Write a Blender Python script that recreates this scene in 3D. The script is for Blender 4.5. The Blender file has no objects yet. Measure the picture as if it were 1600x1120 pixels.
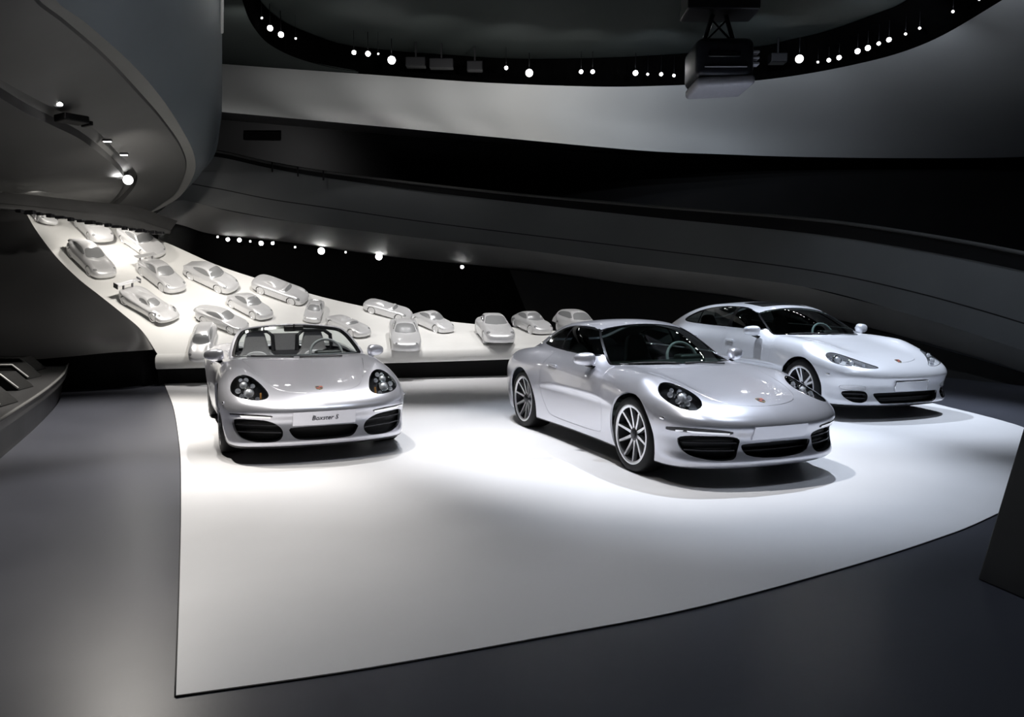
import bpy, bmesh, math, random
import numpy as np
from mathutils import Vector, Matrix, Euler
from math import pi, sin, cos, radians as R

SC = bpy.context.scene
COL = SC.collection
random.seed(7); RNG = np.random.RandomState(7)

# ------------------------------------------------------------------ camera
F_PX, CAM_H, PITCH = 1219.0, 1.638, 0.0898
cam = bpy.data.objects.new('camera', bpy.data.cameras.new('camera'))
COL.objects.link(cam)
cam.location = (0, 0, CAM_H)
cam.rotation_euler = (pi / 2 - PITCH, 0, 0)
cam.data.sensor_fit = 'HORIZONTAL'; cam.data.sensor_width = 36.0
cam.data.lens = 36.0 * F_PX / 1600.0
cam.data.clip_end = 200
SC.camera = cam

# ------------------------------------------------------------------ world, exposure
world = bpy.data.worlds.new('world'); SC.world = world
world.use_nodes = True
world.node_tree.nodes['Background'].inputs[0].default_value = (0.55, 0.6, 0.68, 1)
world.node_tree.nodes['Background'].inputs[1].default_value = 0.012
SC.view_settings.view_transform = 'Standard'
SC.view_settings.look = 'None'
SC.view_settings.gamma = 1.0
SC.view_settings.use_curve_mapping = False
SC.view_settings.exposure = 0.0

def spot(loc, aim, power, size_deg, blend=0.6, radius=0.06, col=(1, 0.985, 0.97), name='spot_light'):
    l = bpy.data.lights.new(name, 'SPOT')
    l.energy = power; l.spot_size = R(size_deg); l.spot_blend = blend
    l.shadow_soft_size = radius; l.color = col
    o = bpy.data.objects.new(name, l); COL.objects.link(o)
    o.location = loc
    o.rotation_euler = (Vector(aim) - Vector(loc)).to_track_quat('-Z', 'Y').to_euler()
    return o

COOL = (0.90, 0.94, 1.0); WARM = (1.0, 0.95, 0.88); NEUT = (1, 0.98, 0.97)
# show lights hung from the ceiling ring, most of them above the frame; added fills are marked
COOL = (0.79, 0.87, 1.0)
for loc, aim, pw, sz, col in [
    ((0.4, 6.8, 7.0), (1.3, 7.8, 0), 1350, 44, NEUT),
    ((3.6, 9.4, 7.2), (2.2, 7.4, 0), 1900, 40, COOL),
    ((-0.5, 10.0, 7.2), (0.6, 8.9, 0), 800, 44, COOL),
    ((-2.3, 6.9, 7.0), (-2.5, 8.3, 0), 900, 44, WARM),
    ((-1.2, 10.6, 7.2), (-1.6, 8.4, 0), 1350, 42, NEUT),
    ((6.2, 10.4, 7.0), (4.9, 10.2, 0), 1900, 44, COOL),
    ((3.0, 13.0, 7.2), (4.2, 11.4, 0), 2000, 46, COOL),
    ((1.0, 4.5, 7.2), (0.8, 5.6, 0), 270, 84, COOL),
    ((4.5, 6.0, 7.2), (4.0, 7.0, 0), 170, 80, COOL),
    ((-1.5, 4.8, 7.0), (-1.6, 5.2, 0), 300, 62, WARM),
    ((-3.9, 7.6, 4.0), (-2.9, 5.6, 0), 800, 58, WARM),  # added fill for the left floor, below the ring and without a fixture
    ((-4.5, 9.6, 4.1), (-5.0, 9.4, 0), 1500, 72, WARM),  # added fill for the far left floor, no ring lamp either
    ((7.2, 9.0, 6.9), (9.6, 14.6, 1.4), 420, 66, COOL),  # added cool fill to brighten the right parapet and the floor before it
    # ramp: two added fill spots with no fixture under the overhang, then ring spots
    ((-5.2, 12.2, 3.9), (-7.4, 14.8, 1.8), 340, 100, WARM),
    ((-5.0, 12.6, 3.8), (-5.0, 14.6, 1.0), 175, 110, WARM),
    ((-2.0, 11.8, 6.9), (-3.2, 14.6, 0.8), 1050, 60, NEUT),
    ((-0.0, 12.4, 6.9), (0.0, 15.2, 0.7), 900, 60, NEUT),
    ((2.5, 13.0, 6.9), (1.6, 15.5, 0.6), 520, 60, NEUT),
    # lamps of the ring that graze the off-white band below it
    ((-5.0, 15.0, 6.3), (-5.9, 18.4, 6.7), 50, 100, NEUT),
    ((-3.4, 16.2, 6.8), (-3.4, 19.6, 6.7), 58, 100, NEUT),
    ((-1.7, 17.2, 6.9), (-1.7, 20.4, 6.7), 82, 100, NEUT),
    ((0.0, 17.8, 6.95), (0.0, 20.9, 6.7), 88, 100, NEUT),
    ((1.7, 18.2, 6.95), (1.7, 21.2, 6.7), 82, 100, NEUT),
    ((3.5, 18.2, 6.95), (3.5, 21.4, 6.6), 85, 100, COOL),
    ((5.5, 17.2, 6.95), (6.0, 21.0, 6.5), 100, 100, COOL),
    ((7.3, 15.6, 6.95), (8.8, 19.6, 6.4), 130, 105, COOL),
    ((8.4, 13.2, 6.95), (11.5, 17.6, 6.2), 170, 110, COOL),
    ((-7.7, 14.7, 3.05), (-8.0, 15.6, 2.4), 45, 160, WARM),  # added fill behind the lamp rail for the ramp top, not a ring lamp
    ((-8.8, 14.6, 3.45), (-9.2, 15.4, 2.6), 45, 160, WARM),  # second added fill behind the rail, higher up the ramp
    # gallery light at the far left, lamp at the bend of the soffit slot
    ((-6.4, 21.0, 5.2), (-7.2, 23.3, 4.6), 110, 140, NEUT),
    ((-7.25, 14.6, 3.62), (-7.1, 14.3, 4.6), 14, 130, NEUT),
]:
    spot(loc, aim, pw, sz, 0.7, 0.07, col)


# ------------------------------------------------------------------ projection helpers (pixels of the photo -> places in the hall)
CP, SP = cos(PITCH), sin(PITCH)
def ray(px, py):
    dx = (px - 800) / F_PX; dy = (560 - py) / F_PX
    return Vector((dx, CP + SP * dy, -SP + CP * dy))
def at(px, py, Y):
    d = ray(px, py); return Vector((0, 0, CAM_H)) + d * (Y / d.y)
def atz(px, py, z):
    d = ray(px, py); return Vector((0, 0, CAM_H)) + d * ((z - CAM_H) / d.z)

# ------------------------------------------------------------------ materials
def mat(name, col, rough=0.5, metal=0.0, spec=0.5, coat=0.0, coat_rough=0.05, noise=None, bump=None, emit=None, estr=1.0):
    m = bpy.data.materials.new(name); m.use_nodes = True
    nt = m.node_tree; b = nt.nodes['Principled BSDF']
    b.inputs['Base Color'].default_value = (*col, 1)
    b.inputs['Roughness'].default_value = rough
    b.inputs['Metallic'].default_value = metal
    b.inputs['Specular IOR Level'].default_value = spec
    b.inputs['Coat Weight'].default_value = coat
    b.inputs['Coat Roughness'].default_value = coat_rough
    if emit:
        b.inputs['Emission Color'].default_value = (*emit, 1)
        b.inputs['Emission Strength'].default_value = estr
    if noise or bump:
        tc = nt.nodes.new('ShaderNodeTexCoord')
    if noise:                      # (scale, amount, rough_amount)
        s, a, ra = noise
        n = nt.nodes.new('ShaderNodeTexNoise'); n.inputs['Scale'].default_value = s; n.inputs['Detail'].default_value = 5
        nt.links.new(tc.outputs['Object'], n.inputs['Vector'])
        mr = nt.nodes.new('ShaderNodeMapRange')
        mr.inputs['From Min'].default_value = 0.3; mr.inputs['From Max'].default_value = 0.7
        mr.inputs['To Min'].default_value = 1 - a; mr.inputs['To Max'].default_value = 1 + a
        nt.links.new(n.outputs['Fac'], mr.inputs['Value'])
        mx = nt.nodes.new('ShaderNodeVectorMath'); mx.operation = 'SCALE'
        mx.inputs[0].default_value = col
        nt.links.new(mr.outputs[0], mx.inputs['Scale'])
        nt.links.new(mx.outputs[0], b.inputs['Base Color'])
        if ra:
            m2 = nt.nodes.new('ShaderNodeMapRange')
            m2.inputs['From Min'].default_value = 0.3; m2.inputs['From Max'].default_value = 0.7
            m2.inputs['To Min'].default_value = rough - ra; m2.inputs['To Max'].default_value = rough + ra
            nt.links.new(n.outputs['Fac'], m2.inputs['Value'])
            nt.links.new(m2.outputs[0], b.inputs['Roughness'])
    if bump:
        s, d = bump
        n = nt.nodes.new('ShaderNodeTexNoise'); n.inputs['Scale'].default_value = s; n.inputs['Detail'].default_value = 4
        nt.links.new(tc.outputs['Object'], n.inputs['Vector'])
        bp = nt.nodes.new('ShaderNodeBump'); bp.inputs['Distance'].default_value = d; bp.inputs['Strength'].default_value = 0.5
        nt.links.new(n.outputs['Fac'], bp.inputs['Height'])
        nt.links.new(bp.outputs[0], b.inputs['Normal'])
    if emit: m.cycles.emission_sampling = 'NONE'
    return m

def glass_mat(name, tint, ior=1.5, rough=0.0):
    m = bpy.data.materials.new(name); m.use_nodes = True
    nt = m.node_tree; nt.nodes.clear()
    out = nt.nodes.new('ShaderNodeOutputMaterial')
    mix = nt.nodes.new('ShaderNodeMixShader')
    fr = nt.nodes.new('ShaderNodeFresnel'); fr.inputs['IOR'].default_value = ior
    tr = nt.nodes.new('ShaderNodeBsdfTransparent'); tr.inputs['Color'].default_value = (*tint, 1)
    gl = nt.nodes.new('ShaderNodeBsdfGlossy'); gl.inputs['Roughness'].default_value = rough
    gl.inputs['Color'].default_value = (0.9, 0.9, 0.9, 1)
    nt.links.new(fr.outputs[0], mix.inputs[0]); nt.links.new(tr.outputs[0], mix.inputs[1])
    nt.links.new(gl.outputs[0], mix.inputs[2]); nt.links.new(mix.outputs[0], out.inputs['Surface'])
    return m

M = {}
def init_mats():
    M['paint'] = mat('silver_paint', (0.62, 0.625, 0.68), 0.30, 0.65, 0.5, 0.8, 0.04, noise=(600, 0.03, 0))
    M['paint_white'] = mat('pale_silver_paint', (0.80, 0.81, 0.85), 0.32, 0.25, 0.5, 0.8, 0.04, noise=(600, 0.03, 0))
    M['black'] = mat('black_plastic', (0.008, 0.008, 0.009), 0.55, noise=(60, 0.2, 0))
    M['gloss_black'] = mat('gloss_black_plastic', (0.006, 0.006, 0.007), 0.18, noise=(40, 0.1, 0))
    M['rubber'] = mat('tyre_rubber', (0.008, 0.008, 0.009), 0.6, 0, 0.25, noise=(80, 0.2, 0.05))
    M['alloy'] = mat('machined_alloy', (0.70, 0.70, 0.72), 0.28, 0.85, noise=(90, 0.04, 0))
    M['alloy_dark'] = mat('dark_alloy', (0.05, 0.05, 0.055), 0.4, 0.6, noise=(90, 0.1, 0))
    M['disc'] = mat('brake_disc_steel', (0.12, 0.12, 0.125), 0.4, 0.9, noise=(200, 0.1, 0))
    M['chrome'] = mat('chrome', (0.82, 0.82, 0.84), 0.08, 1.0, noise=(50, 0.02, 0))
    M['glass'] = glass_mat('tinted_windscreen', (0.42, 0.52, 0.49))
    M['glass_dark'] = glass_mat('dark_tinted_window', (0.16, 0.19, 0.19))
    M['glass_clear'] = glass_mat('clear_lens', (0.93, 0.95, 0.96), 1.35)
    M['leather_grey'] = mat('grey_leather', (0.40, 0.39, 0.41), 0.45, noise=(120, 0.1, 0.05), bump=(250, 0.001))
    M['leather_light'] = mat('pale_grey_leather', (0.7, 0.69, 0.72), 0.5, noise=(120, 0.08, 0.05), bump=(250, 0.001))
    M['leather_dark'] = mat('dark_leather', (0.025, 0.024, 0.025), 0.5, noise=(120, 0.15, 0.05), bump=(250, 0.001))
    M['amber'] = mat('amber_lens', (0.42, 0.20, 0.06), 0.2, noise=(60, 0.1, 0))
    M['lamp_chrome'] = mat('lamp_reflector', (0.8, 0.8, 0.83), 0.25, 0.35, noise=(70, 0.05, 0))
    M['lamp_pale'] = mat('pale_lamp_housing', (0.72, 0.71, 0.72), 0.3, 0.1, noise=(40, 0.06, 0))
    M['mirror'] = mat('mirror_glass', (0.7, 0.72, 0.74), 0.03, 1.0, noise=(20, 0.02, 0))
    M['crest_gold'] = mat('crest_gold', (0.45, 0.36, 0.2), 0.3, 0.6, noise=(300, 0.1, 0))
    M['crest_red'] = mat('crest_red', (0.38, 0.10, 0.07), 0.35, noise=(300, 0.1, 0))
    M['text'] = mat('plate_lettering', (0.02, 0.02, 0.04), 0.4, noise=(50, 0.1, 0))
    M['red'] = mat('red_lamp', (0.45, 0.02, 0.02), 0.2, noise=(60, 0.1, 0))
    M['model'] = mat('brushed_silver_model', (0.80, 0.80, 0.81), 0.33, 0.4, 0.5, 0.2, noise=(90, 0.03, 0.04))
    M['model_glass'] = mat('polished_silver_model_window', (0.58, 0.59, 0.60), 0.2, 0.6, 0.5, noise=(90, 0.03, 0))
    M['model_dark'] = mat('grey_model_trim', (0.20, 0.20, 0.21), 0.4, 0.4, noise=(90, 0.1, 0))
    # the hall
    M['floor_white'] = mat('white_resin_floor', (0.74, 0.74, 0.755), 0.36, spec=0.4, noise=(0.9, 0.03, 0.03), bump=(30, 0.0006))
    M['floor_dark'] = mat('dark_polished_floor', (0.058, 0.061, 0.076), 0.30, spec=0.55, noise=(1.2, 0.07, 0.012), bump=(40, 0.0003))
    M['edge_dark'] = mat('dark_joint', (0.01, 0.01, 0.012), 0.6, noise=(9, 0.2, 0))
    M['ramp'] = mat('white_ramp_coat', (0.78, 0.775, 0.755), 0.55, spec=0.3, noise=(1.3, 0.03, 0.03), bump=(25, 0.0006))
    M['wall_dark'] = mat('dark_grey_wall', (0.032, 0.032, 0.033), 0.36, spec=0.45, noise=(0.8, 0.12, 0.04))
    M['wall_black'] = mat('black_wall', (0.006, 0.006, 0.0065), 0.7, spec=0.2, noise=(0.8, 0.2, 0))
    M['wall_gallery'] = mat('deep_grey_gallery_wall', (0.015, 0.015, 0.0155), 0.6, spec=0.2, noise=(0.8, 0.15, 0))
    M['parapet'] = mat('grey_parapet_panel', (0.16, 0.168, 0.17), 0.5, spec=0.3, noise=(0.7, 0.08, 0.04))
    M['parapet_blue'] = mat('bluish_grey_parapet', (0.125, 0.145, 0.165), 0.5, spec=0.3, noise=(0.5, 0.1, 0.04))
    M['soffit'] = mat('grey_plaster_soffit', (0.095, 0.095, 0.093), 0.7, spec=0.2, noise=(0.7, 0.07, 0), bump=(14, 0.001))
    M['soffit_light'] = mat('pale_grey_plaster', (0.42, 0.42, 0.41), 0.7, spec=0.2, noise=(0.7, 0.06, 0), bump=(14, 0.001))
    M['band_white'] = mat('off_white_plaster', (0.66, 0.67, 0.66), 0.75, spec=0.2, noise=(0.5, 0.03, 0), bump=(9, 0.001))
    M['ceiling'] = mat('dark_grey_ceiling', (0.045, 0.053, 0.050), 0.8, spec=0.1, noise=(0.6, 0.1, 0))
    M['fixture'] = mat('black_fixture_metal', (0.012, 0.012, 0.014), 0.35, 0.4, noise=(40, 0.2, 0))
    M['projector'] = mat('navy_grey_fixture_metal', (0.03, 0.032, 0.04), 0.3, 0.5, noise=(20, 0.2, 0))
    M['projector_light'] = mat('grey_cover', (0.30, 0.30, 0.33), 0.4, noise=(20, 0.1, 0))
    M['lens'] = mat('lit_lamp_lens', (1, 1, 1), 0.3, emit=(1, 0.99, 0.98), estr=45, noise=(30, 0.01, 0))
    M['lens_dim'] = mat('dim_lamp_lens', (1, 1, 1), 0.3, emit=(1, 0.98, 0.96), estr=6, noise=(30, 0.01, 0))
    M['fascia'] = mat('grey_fascia_plaster', (0.19, 0.19, 0.185), 0.7, spec=0.2, noise=(0.7, 0.06, 0), bump=(14, 0.001))
    M['lamp_rail'] = mat('dark_matte_rail', (0.05, 0.05, 0.05), 0.8, spec=0.1, noise=(2, 0.1, 0))
    M['void'] = mat('vent_black', (0.002, 0.002, 0.002), 0.9, spec=0.0, noise=(5, 0.2, 0))
    M['bench'] = mat('dark_bench_leather', (0.010, 0.010, 0.010), 0.5, spec=0.2, noise=(30, 0.2, 0.05), bump=(80, 0.001))
    M['rail'] = mat('dark_handrail', (0.02, 0.02, 0.022), 0.35, 0.5, noise=(30, 0.2, 0))
    M['slab'] = mat('dark_graphite_panel', (0.035, 0.035, 0.034), 0.5, noise=(3, 0.1, 0.04))
init_mats()

# ------------------------------------------------------------------ object helpers
def tag(o, label=None, cat=None, group=None, kind=None):
    if label: o['label'] = label
    if cat: o['category'] = cat
    if group: o['group'] = group
    if kind: o['kind'] = kind
    return o
def empty(name, loc=(0, 0, 0), rot=(0, 0, 0), parent=None):
    o = bpy.data.objects.new(name, None); COL.objects.link(o)
    o.location = loc; o.rotation_euler = rot; o.empty_display_size = 0.2
    if parent: o.parent = parent
    return o
def mesh_obj(name, verts, faces, material, parent=None, smooth=True, normals=None):
    me = bpy.data.meshes.new(name)
    me.from_pydata([tuple(v) for v in verts], [], [tuple(int(i) for i in f) for f in faces])
    me.materials.append(material)
    if smooth: me.shade_smooth()
    else: me.shade_flat()
    if normals is not None and len(normals) == len(me.vertices):
        me.normals_split_custom_set_from_vertices([tuple(n) for n in normals])
    me.update()
    o = bpy.data.objects.new(name, me); COL.objects.link(o)
    if parent: o.parent = parent
    return o

class MB:
    """collects simple shapes into ONE mesh"""
    def __init__(s): s.v = []; s.f = []
    def add(s, vs, fs):
        b = len(s.v); s.v += [Vector(v) for v in vs]; s.f += [tuple(i + b for i in f) for f in fs]; return s
    def box(s, lo, hi, m=None):
        x0, y0, z0 = lo; x1, y1, z1 = hi
        vs = [Vector(p) for p in ((x0,y0,z0),(x1,y0,z0),(x1,y1,z0),(x0,y1,z0),(x0,y0,z1),(x1,y0,z1),(x1,y1,z1),(x0,y1,z1))]
        if m: vs = [m @ v for v in vs]
        return s.add(vs, [(3,2,1,0),(4,5,6,7),(0,1,5,4),(1,2,6,5),(2,3,7,6),(3,0,4,7)])
    def rbox(s, c, d, r=0.02, m=None, seg=2):
        bm = bmesh.new(); bmesh.ops.create_cube(bm, size=1)
        for v in bm.verts: v.co = Vector((v.co.x*d[0], v.co.y*d[1], v.co.z*d[2]))
        bmesh.ops.bevel(bm, geom=bm.edges[:], offset=min(r, min(d)*0.49), segments=seg, profile=0.5, affect='EDGES')
        vs = [v.co + Vector(c) for v in bm.verts]
        if m: vs = [m @ v for v in vs]
        bm.verts.index_update()
        s.add(vs, [[v.index for v in f.verts] for f in bm.faces]); bm.free(); return s
    def lathe(s, prof, axis='Z', n=32, c=(0,0,0), m=None, closed=False):
        vs = []
        for k in range(n):
            a = 2*pi*k/n; ca, sa = cos(a), sin(a)
            for r, h in prof:
                p = {'Z': (r*ca, r*sa, h), 'Y': (r*ca, h, r*sa), 'X': (h, r*ca, r*sa)}[axis]
                p = Vector(p) + Vector(c); vs.append(m @ p if m else p)
        q = len(prof); fs = []
        for k in range(n):
            k2 = (k+1) % n
            for i in range(q - (0 if closed else 1)):
                j = (i+1) % q
                fs.append((k*q+i, k2*q+i, k2*q+j, k*q+j))
        return s.add(vs, fs)
    def tube(s, pts, r, n=8, cap=True):
        pts = [Vector(p) for p in pts]; vs = []; fs = []
        up0 = Vector((0,0,1))
        for i, p in enumerate(pts):
            t = (pts[min(i+1,len(pts)-1)] - pts[max(i-1,0)]).normalized()
            u = up0 if abs(t.dot(up0)) < 0.95 else Vector((1,0,0))
            a = t.cross(u).normalized(); b = a.cross(t)
            rr = r[i] if isinstance(r, (list, tuple)) else r
            for k in range(n):
                w = 2*pi*k/n; vs.append(p + a*cos(w)*rr + b*sin(w)*rr)
        for i in range(len(pts)-1):
            for k in range(n):
                fs.append((i*n+k, i*n+(k+1)%n, (i+1)*n+(k+1)%n, (i+1)*n+k))
        if cap: fs += [tuple(range(n))[::-1], tuple(range((len(pts)-1)*n, len(pts)*n))]
        return s.add(vs, fs)
    def prism(s, outline, h0, h1, axis='Y', m=None):
        n = len(outline); vs = []
        for h in (h0, h1):
            for a, b in outline:
                p = Vector({'Y': (a, h, b), 'Z': (a, b, h), 'X': (h, a, b)}[axis]); vs.append(m @ p if m else p)
        fs = [tuple(range(n))[::-1], tuple(range(n, 2*n))] + [(i, (i+1)%n, n+(i+1)%n, n+i) for i in range(n)]
        return s.add(vs, fs)
    def build(s, name, material, parent=None, smooth=False, bevel=0):
        o = mesh_obj(name, s.v, s.f, material, parent, smooth)
        bm = bmesh.new(); bm.from_mesh(o.data); bmesh.ops.recalc_face_normals(bm, faces=bm.faces[:])
        bm.to_mesh(o.data); bm.free()
        if bevel:
            md = o.modifiers.new('bevel', 'BEVEL'); md.width = bevel; md.segments = 2; md.limit_method = 'ANGLE'
        if smooth == 'auto':
            o.data.shade_smooth(); o.data.set_sharp_from_angle(angle=R(38))
        return o

def spline(pts, n):
    """n points of a Catmull-Rom curve through pts (any dimension)"""
    P = np.array([tuple(p) for p in pts], float); m = len(P)
    P = np.vstack([2*P[0]-P[1], P, 2*P[-1]-P[-2]])
    out = []
    for t in np.linspace(0, m-1, n):
        i = min(int(t), m-2); u = t-i
        a, b, c, d = P[i], P[i+1], P[i+2], P[i+3]
        out.append(0.5*((2*b)+(c-a)*u+(2*a-5*b+4*c-d)*u*u+(3*b-a-3*c+d)*u**3))
    return np.array(out)
def loft(name, curves, material, n=60, m=8, thick=0.0, parent=None, bulge=None):
    """smooth sheet through several 3D curves; 'thick' gives it a real thickness"""
    rows = [spline(c, n) for c in curves]
    k = len(rows)
    if k > 2 or bulge:
        cols = [spline([r[i] for r in rows], m*(k-1)+1) for i in range(n)]
    else:
        cols = [np.array([rows[0][i]*(1-t)+rows[1][i]*t for t in np.linspace(0,1,m+1)]) for i in range(n)]
    q = len(cols[0]); vs = [c for col in cols for c in col]
    fs = [(i*q+j, (i+1)*q+j, (i+1)*q+j+1, i*q+j+1) for i in range(n-1) for j in range(q-1)]
    o = mesh_obj(name, vs, fs, material, parent)
    if thick:
        md = o.modifiers.new('thickness', 'SOLIDIFY'); md.thickness = thick; md.offset = 0
    return o

# ================================================================== the hall
def struct(o): o['kind'] = 'structure'; return o
def A3(lst): return [at(*p) for p in lst]
def AZ(lst, z): return [atz(x, y, z) for x, y in lst]

# ---- floors
FL = 0.008                                  # the white floor is a thin coat on the dark one
struct(mesh_obj('floor', [(-40, -8, 0), (40, -8, 0), (40, 45, 0), (-40, 45, 0)], [(0, 1, 2, 3)], M['floor_dark'], None, False))
left_edge = spline(AZ([(275, 1086), (281, 900), (283, 780), (281, 700), (272, 640), (262, 612), (257, 600)], FL), 40)
front_edge = spline(AZ([(275, 1086), (560, 1045), (850, 994), (1080, 950), (1300, 892), (1460, 842), (1556, 803), (1720, 720)], FL), 40)
right_edge = spline(AZ([(1720, 720), (1596, 666), (1475, 634), (1380, 612)], FL), 12)
far = [tuple(atz(1290, 592, FL)), tuple(atz(1080, 581, FL)), tuple(atz(800, 583, FL)), tuple(atz(500, 591, FL))]
def floor_slab():
    lp = [tuple(p) for p in left_edge[::-1]]+[tuple(p) for p in front_edge[1:]]+[tuple(p) for p in right_edge[1:]]+far
    # push the far side back under the ramp
    lp = [(x, y+(3.0 if i >= len(lp)-4 else 0.0), z) for i, (x, y, z) in enumerate(lp)]
    n = len(lp); vs = [(x, y, FL) for x, y, z in lp]+[(x, y, 0.001) for x, y, z in lp]
    fs = [tuple(range(n))]+[(i, n+i, n+(i+1) % n, (i+1) % n) for i in range(n)]
    o = struct(mesh_obj('floor_white_area', vs, fs, M['floor_white'], None, False))
    b = MB(); b.tube([(p[0], p[1]-0.004, 0.004) for p in front_edge], 0.0035, 6); b.build('edge_joint', M['edge_dark'], o, True)
    b = MB(); b.tube([(p[0]-0.004, p[1], 0.003) for p in left_edge], 0.0035, 6); b.build('edge_joint', M['edge_dark'], o, True)
floor_slab()

# ---- white display ramp that rises to the back left
LE = [(246, 553, 13.0), (222, 517, 13.25), (189, 488, 13.5), (155, 461, 13.8), (121, 434, 14.1), (87, 400, 14.5), (56, 359, 15.0), (37, 326, 15.5)]
RE = [(1010, 532, 15.0), (880, 518, 16.0), (693, 501, 15.9), (560, 477, 15.8), (460, 452, 15.7), (347, 417, 15.7), (255, 377, 15.9), (140, 334, 16.4)]
L3, R3 = A3(LE), A3(RE)
front_mid = A3([(450, 548, 13.4), (650, 544, 13.9), (850, 538, 14.4)])
rows = []
for i, (a, b) in enumerate(zip(L3, R3)):
    t = i/(len(LE)-1)
    if i == 0: row = [a, front_mid[0], front_mid[1], front_mid[2], b]
    else:
        # sag a little in the middle so that the sheet is dished like the real one
        row = [a.lerp(b, s)+Vector((0, 0, -0.10*sin(pi*s)*min(1, t*1.5))) for s in (0, .25, .5, .75, 1)]
    rows.append(row)
NU, NV = 41, 57
gr = [spline(r, NU) for r in rows]
RAMP = np.array([spline([g[i] for g in gr], NV) for i in range(NU)])          # [u][v]
def ramp_mesh():
    vs = [tuple(p) for c in RAMP for p in c]
    fs = [(i*NV+j, (i+1)*NV+j, (i+1)*NV+j+1, i*NV+j+1) for i in range(NU-1) for j in range(NV-1)]
    o = mesh_obj('floor_ramp', vs, fs, M['ramp']); struct(o)
    # rounded front fascia: white lip under the front edge
    fe = [Vector(RAMP[i][0]) for i in range(NU)]
    secs = [(0, 0), (-0.05, -0.015), (-0.09, -0.06), (-0.10, -0.13), (-0.09, -0.22), (-0.05, -0.25), (0.5, -0.25)]
    vs = [p+Vector((0, dy, dz)) for p in fe for dy, dz in secs]; q = len(secs)
    fs = [(i*q+j, i*q+j+1, (i+1)*q+j+1, (i+1)*q+j) for i in range(NU-1) for j in range(q-1)]
    mesh_obj('front_fascia', vs, fs, M['ramp'], o)
    # side returns and underside
    le = [Vector(p) for p in RAMP[0]]
    vs = []; 
    for p in le: vs += [p, p+Vector((0.02, 0.03, -0.05)), p+Vector((0.3, 0.25, -0.06))]
    fs = [(i*3+j, i*3+j+1, (i+1)*3+j+1, (i+1)*3+j) for i in range(NV-1) for j in range(2)]
    mesh_obj('side_edge', vs, fs, M['ramp'], o)
    re = [Vector(p) for p in RAMP[-1]]
    vs = []
    for p in re: vs += [p, p+Vector((0.02, 0.02, -0.30))]
    fs = [(i*2, i*2+1, (i+1)*2+1, (i+1)*2) for i in range(NV-1)]
    mesh_obj('back_edge', vs, fs, M['ramp'], o)
    # black recessed riser below the fascia
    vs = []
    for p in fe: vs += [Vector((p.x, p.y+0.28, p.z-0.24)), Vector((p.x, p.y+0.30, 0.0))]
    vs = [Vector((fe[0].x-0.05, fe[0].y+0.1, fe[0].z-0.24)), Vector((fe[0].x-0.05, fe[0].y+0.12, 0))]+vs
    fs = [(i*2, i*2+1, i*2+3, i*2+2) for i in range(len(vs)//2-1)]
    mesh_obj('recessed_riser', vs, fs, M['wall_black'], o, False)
    return o
ramp = ramp_mesh()

# ---- dark wall that sweeps up along the left edge of the ramp
def left_wall():
    top = [L3[0]+Vector((0, -.02, -.02)), L3[1], L3[2], L3[3], L3[4], L3[5], L3[6], L3[7], at(5, 260, 16.6), at(-60, 130, 17.6)]
    bot = A3([(240, 546, 12.9), (215, 548, 12.6), (170, 551, 12.4), (120, 556, 12.2), (60, 561, 12.1), (-20, 564, 12.1), (-140, 570, 12.0), (-300, 578, 11.8), (-480, 586, 11.5), (-700, 598, 11.0)])
    mid = [a.lerp(b, .5)+Vector((-.10, .0, -.12)) for a, b in zip(top, bot)]
    mid[0] = top[0].lerp(bot[0], .5); mid[1] = top[1].lerp(bot[1], .5)
    o = struct(loft('wall_left', [top, mid, bot], M['wall_dark'], 70, 14))
    # shadow gap under it
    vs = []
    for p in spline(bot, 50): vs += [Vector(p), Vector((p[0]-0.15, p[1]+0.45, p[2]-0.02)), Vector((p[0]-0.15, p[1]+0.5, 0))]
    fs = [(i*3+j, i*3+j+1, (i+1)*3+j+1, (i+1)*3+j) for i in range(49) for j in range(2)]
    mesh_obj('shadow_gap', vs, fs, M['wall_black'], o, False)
left_wall()

# ---- raised seating platform at the left with wedge benches
def platform():
    rim_f = spline(AZ([(98, 604), (96, 612), (88, 632), (64, 660), (22, 698), (-60, 765), (-200, 860)], 0.0), 40)
    H = 0.42
    back = [(-14, 3), (-14, 15), (-6.9, 14.2)]
    lp = [(p[0], p[1]) for p in rim_f]+[(-9, 3), (-14, 3), (-14, 13.2), (rim_f[0][0]-.4, 13.0)]
    n = len(lp); out = 0.10
    c = Vector((-12, 9, 0)); vs = []
    for k, (x, y) in enumerate(lp):
        d = (Vector((x, y, 0))-c).normalized()
        e = out if k < 40 else 0
        vs += [(x, y, 0), (x+d.x*e*.3, y+d.y*e*.3, H-.13), (x+d.x*e, y+d.y*e, H-.10), (x+d.x*e, y+d.y*e, H), (x, y, H)]
    fs = [tuple(i*5+4 for i in range(n))]
    for i in range(n):
        j = (i+1) % n
        for k in range(4): fs.append((i*5+k, j*5+k, j*5+k+1, i*5+k+1))
    o = struct(mesh_obj('floor_platform', vs, fs, M['wall_dark'], None, False))
    b = MB(); pts = [Vector(vs[i*5+3])+Vector((0, 0, .004)) for i in range(40)]
    b.tube(pts, .018, 6); b.build('platform_rim', M['soffit'], o, True)
    return H
PH = platform()
bench_px = [(64, 578, 'rearmost low dark wedge bench on the platform, half hidden by the others'), (56, 590, 'second dark wedge bench from the back on the raised platform'),
            (42, 607, 'third dark wedge bench from the back on the raised platform'), (16, 632, 'nearest dark wedge bench on the platform, cut by the left frame edge')]
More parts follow.
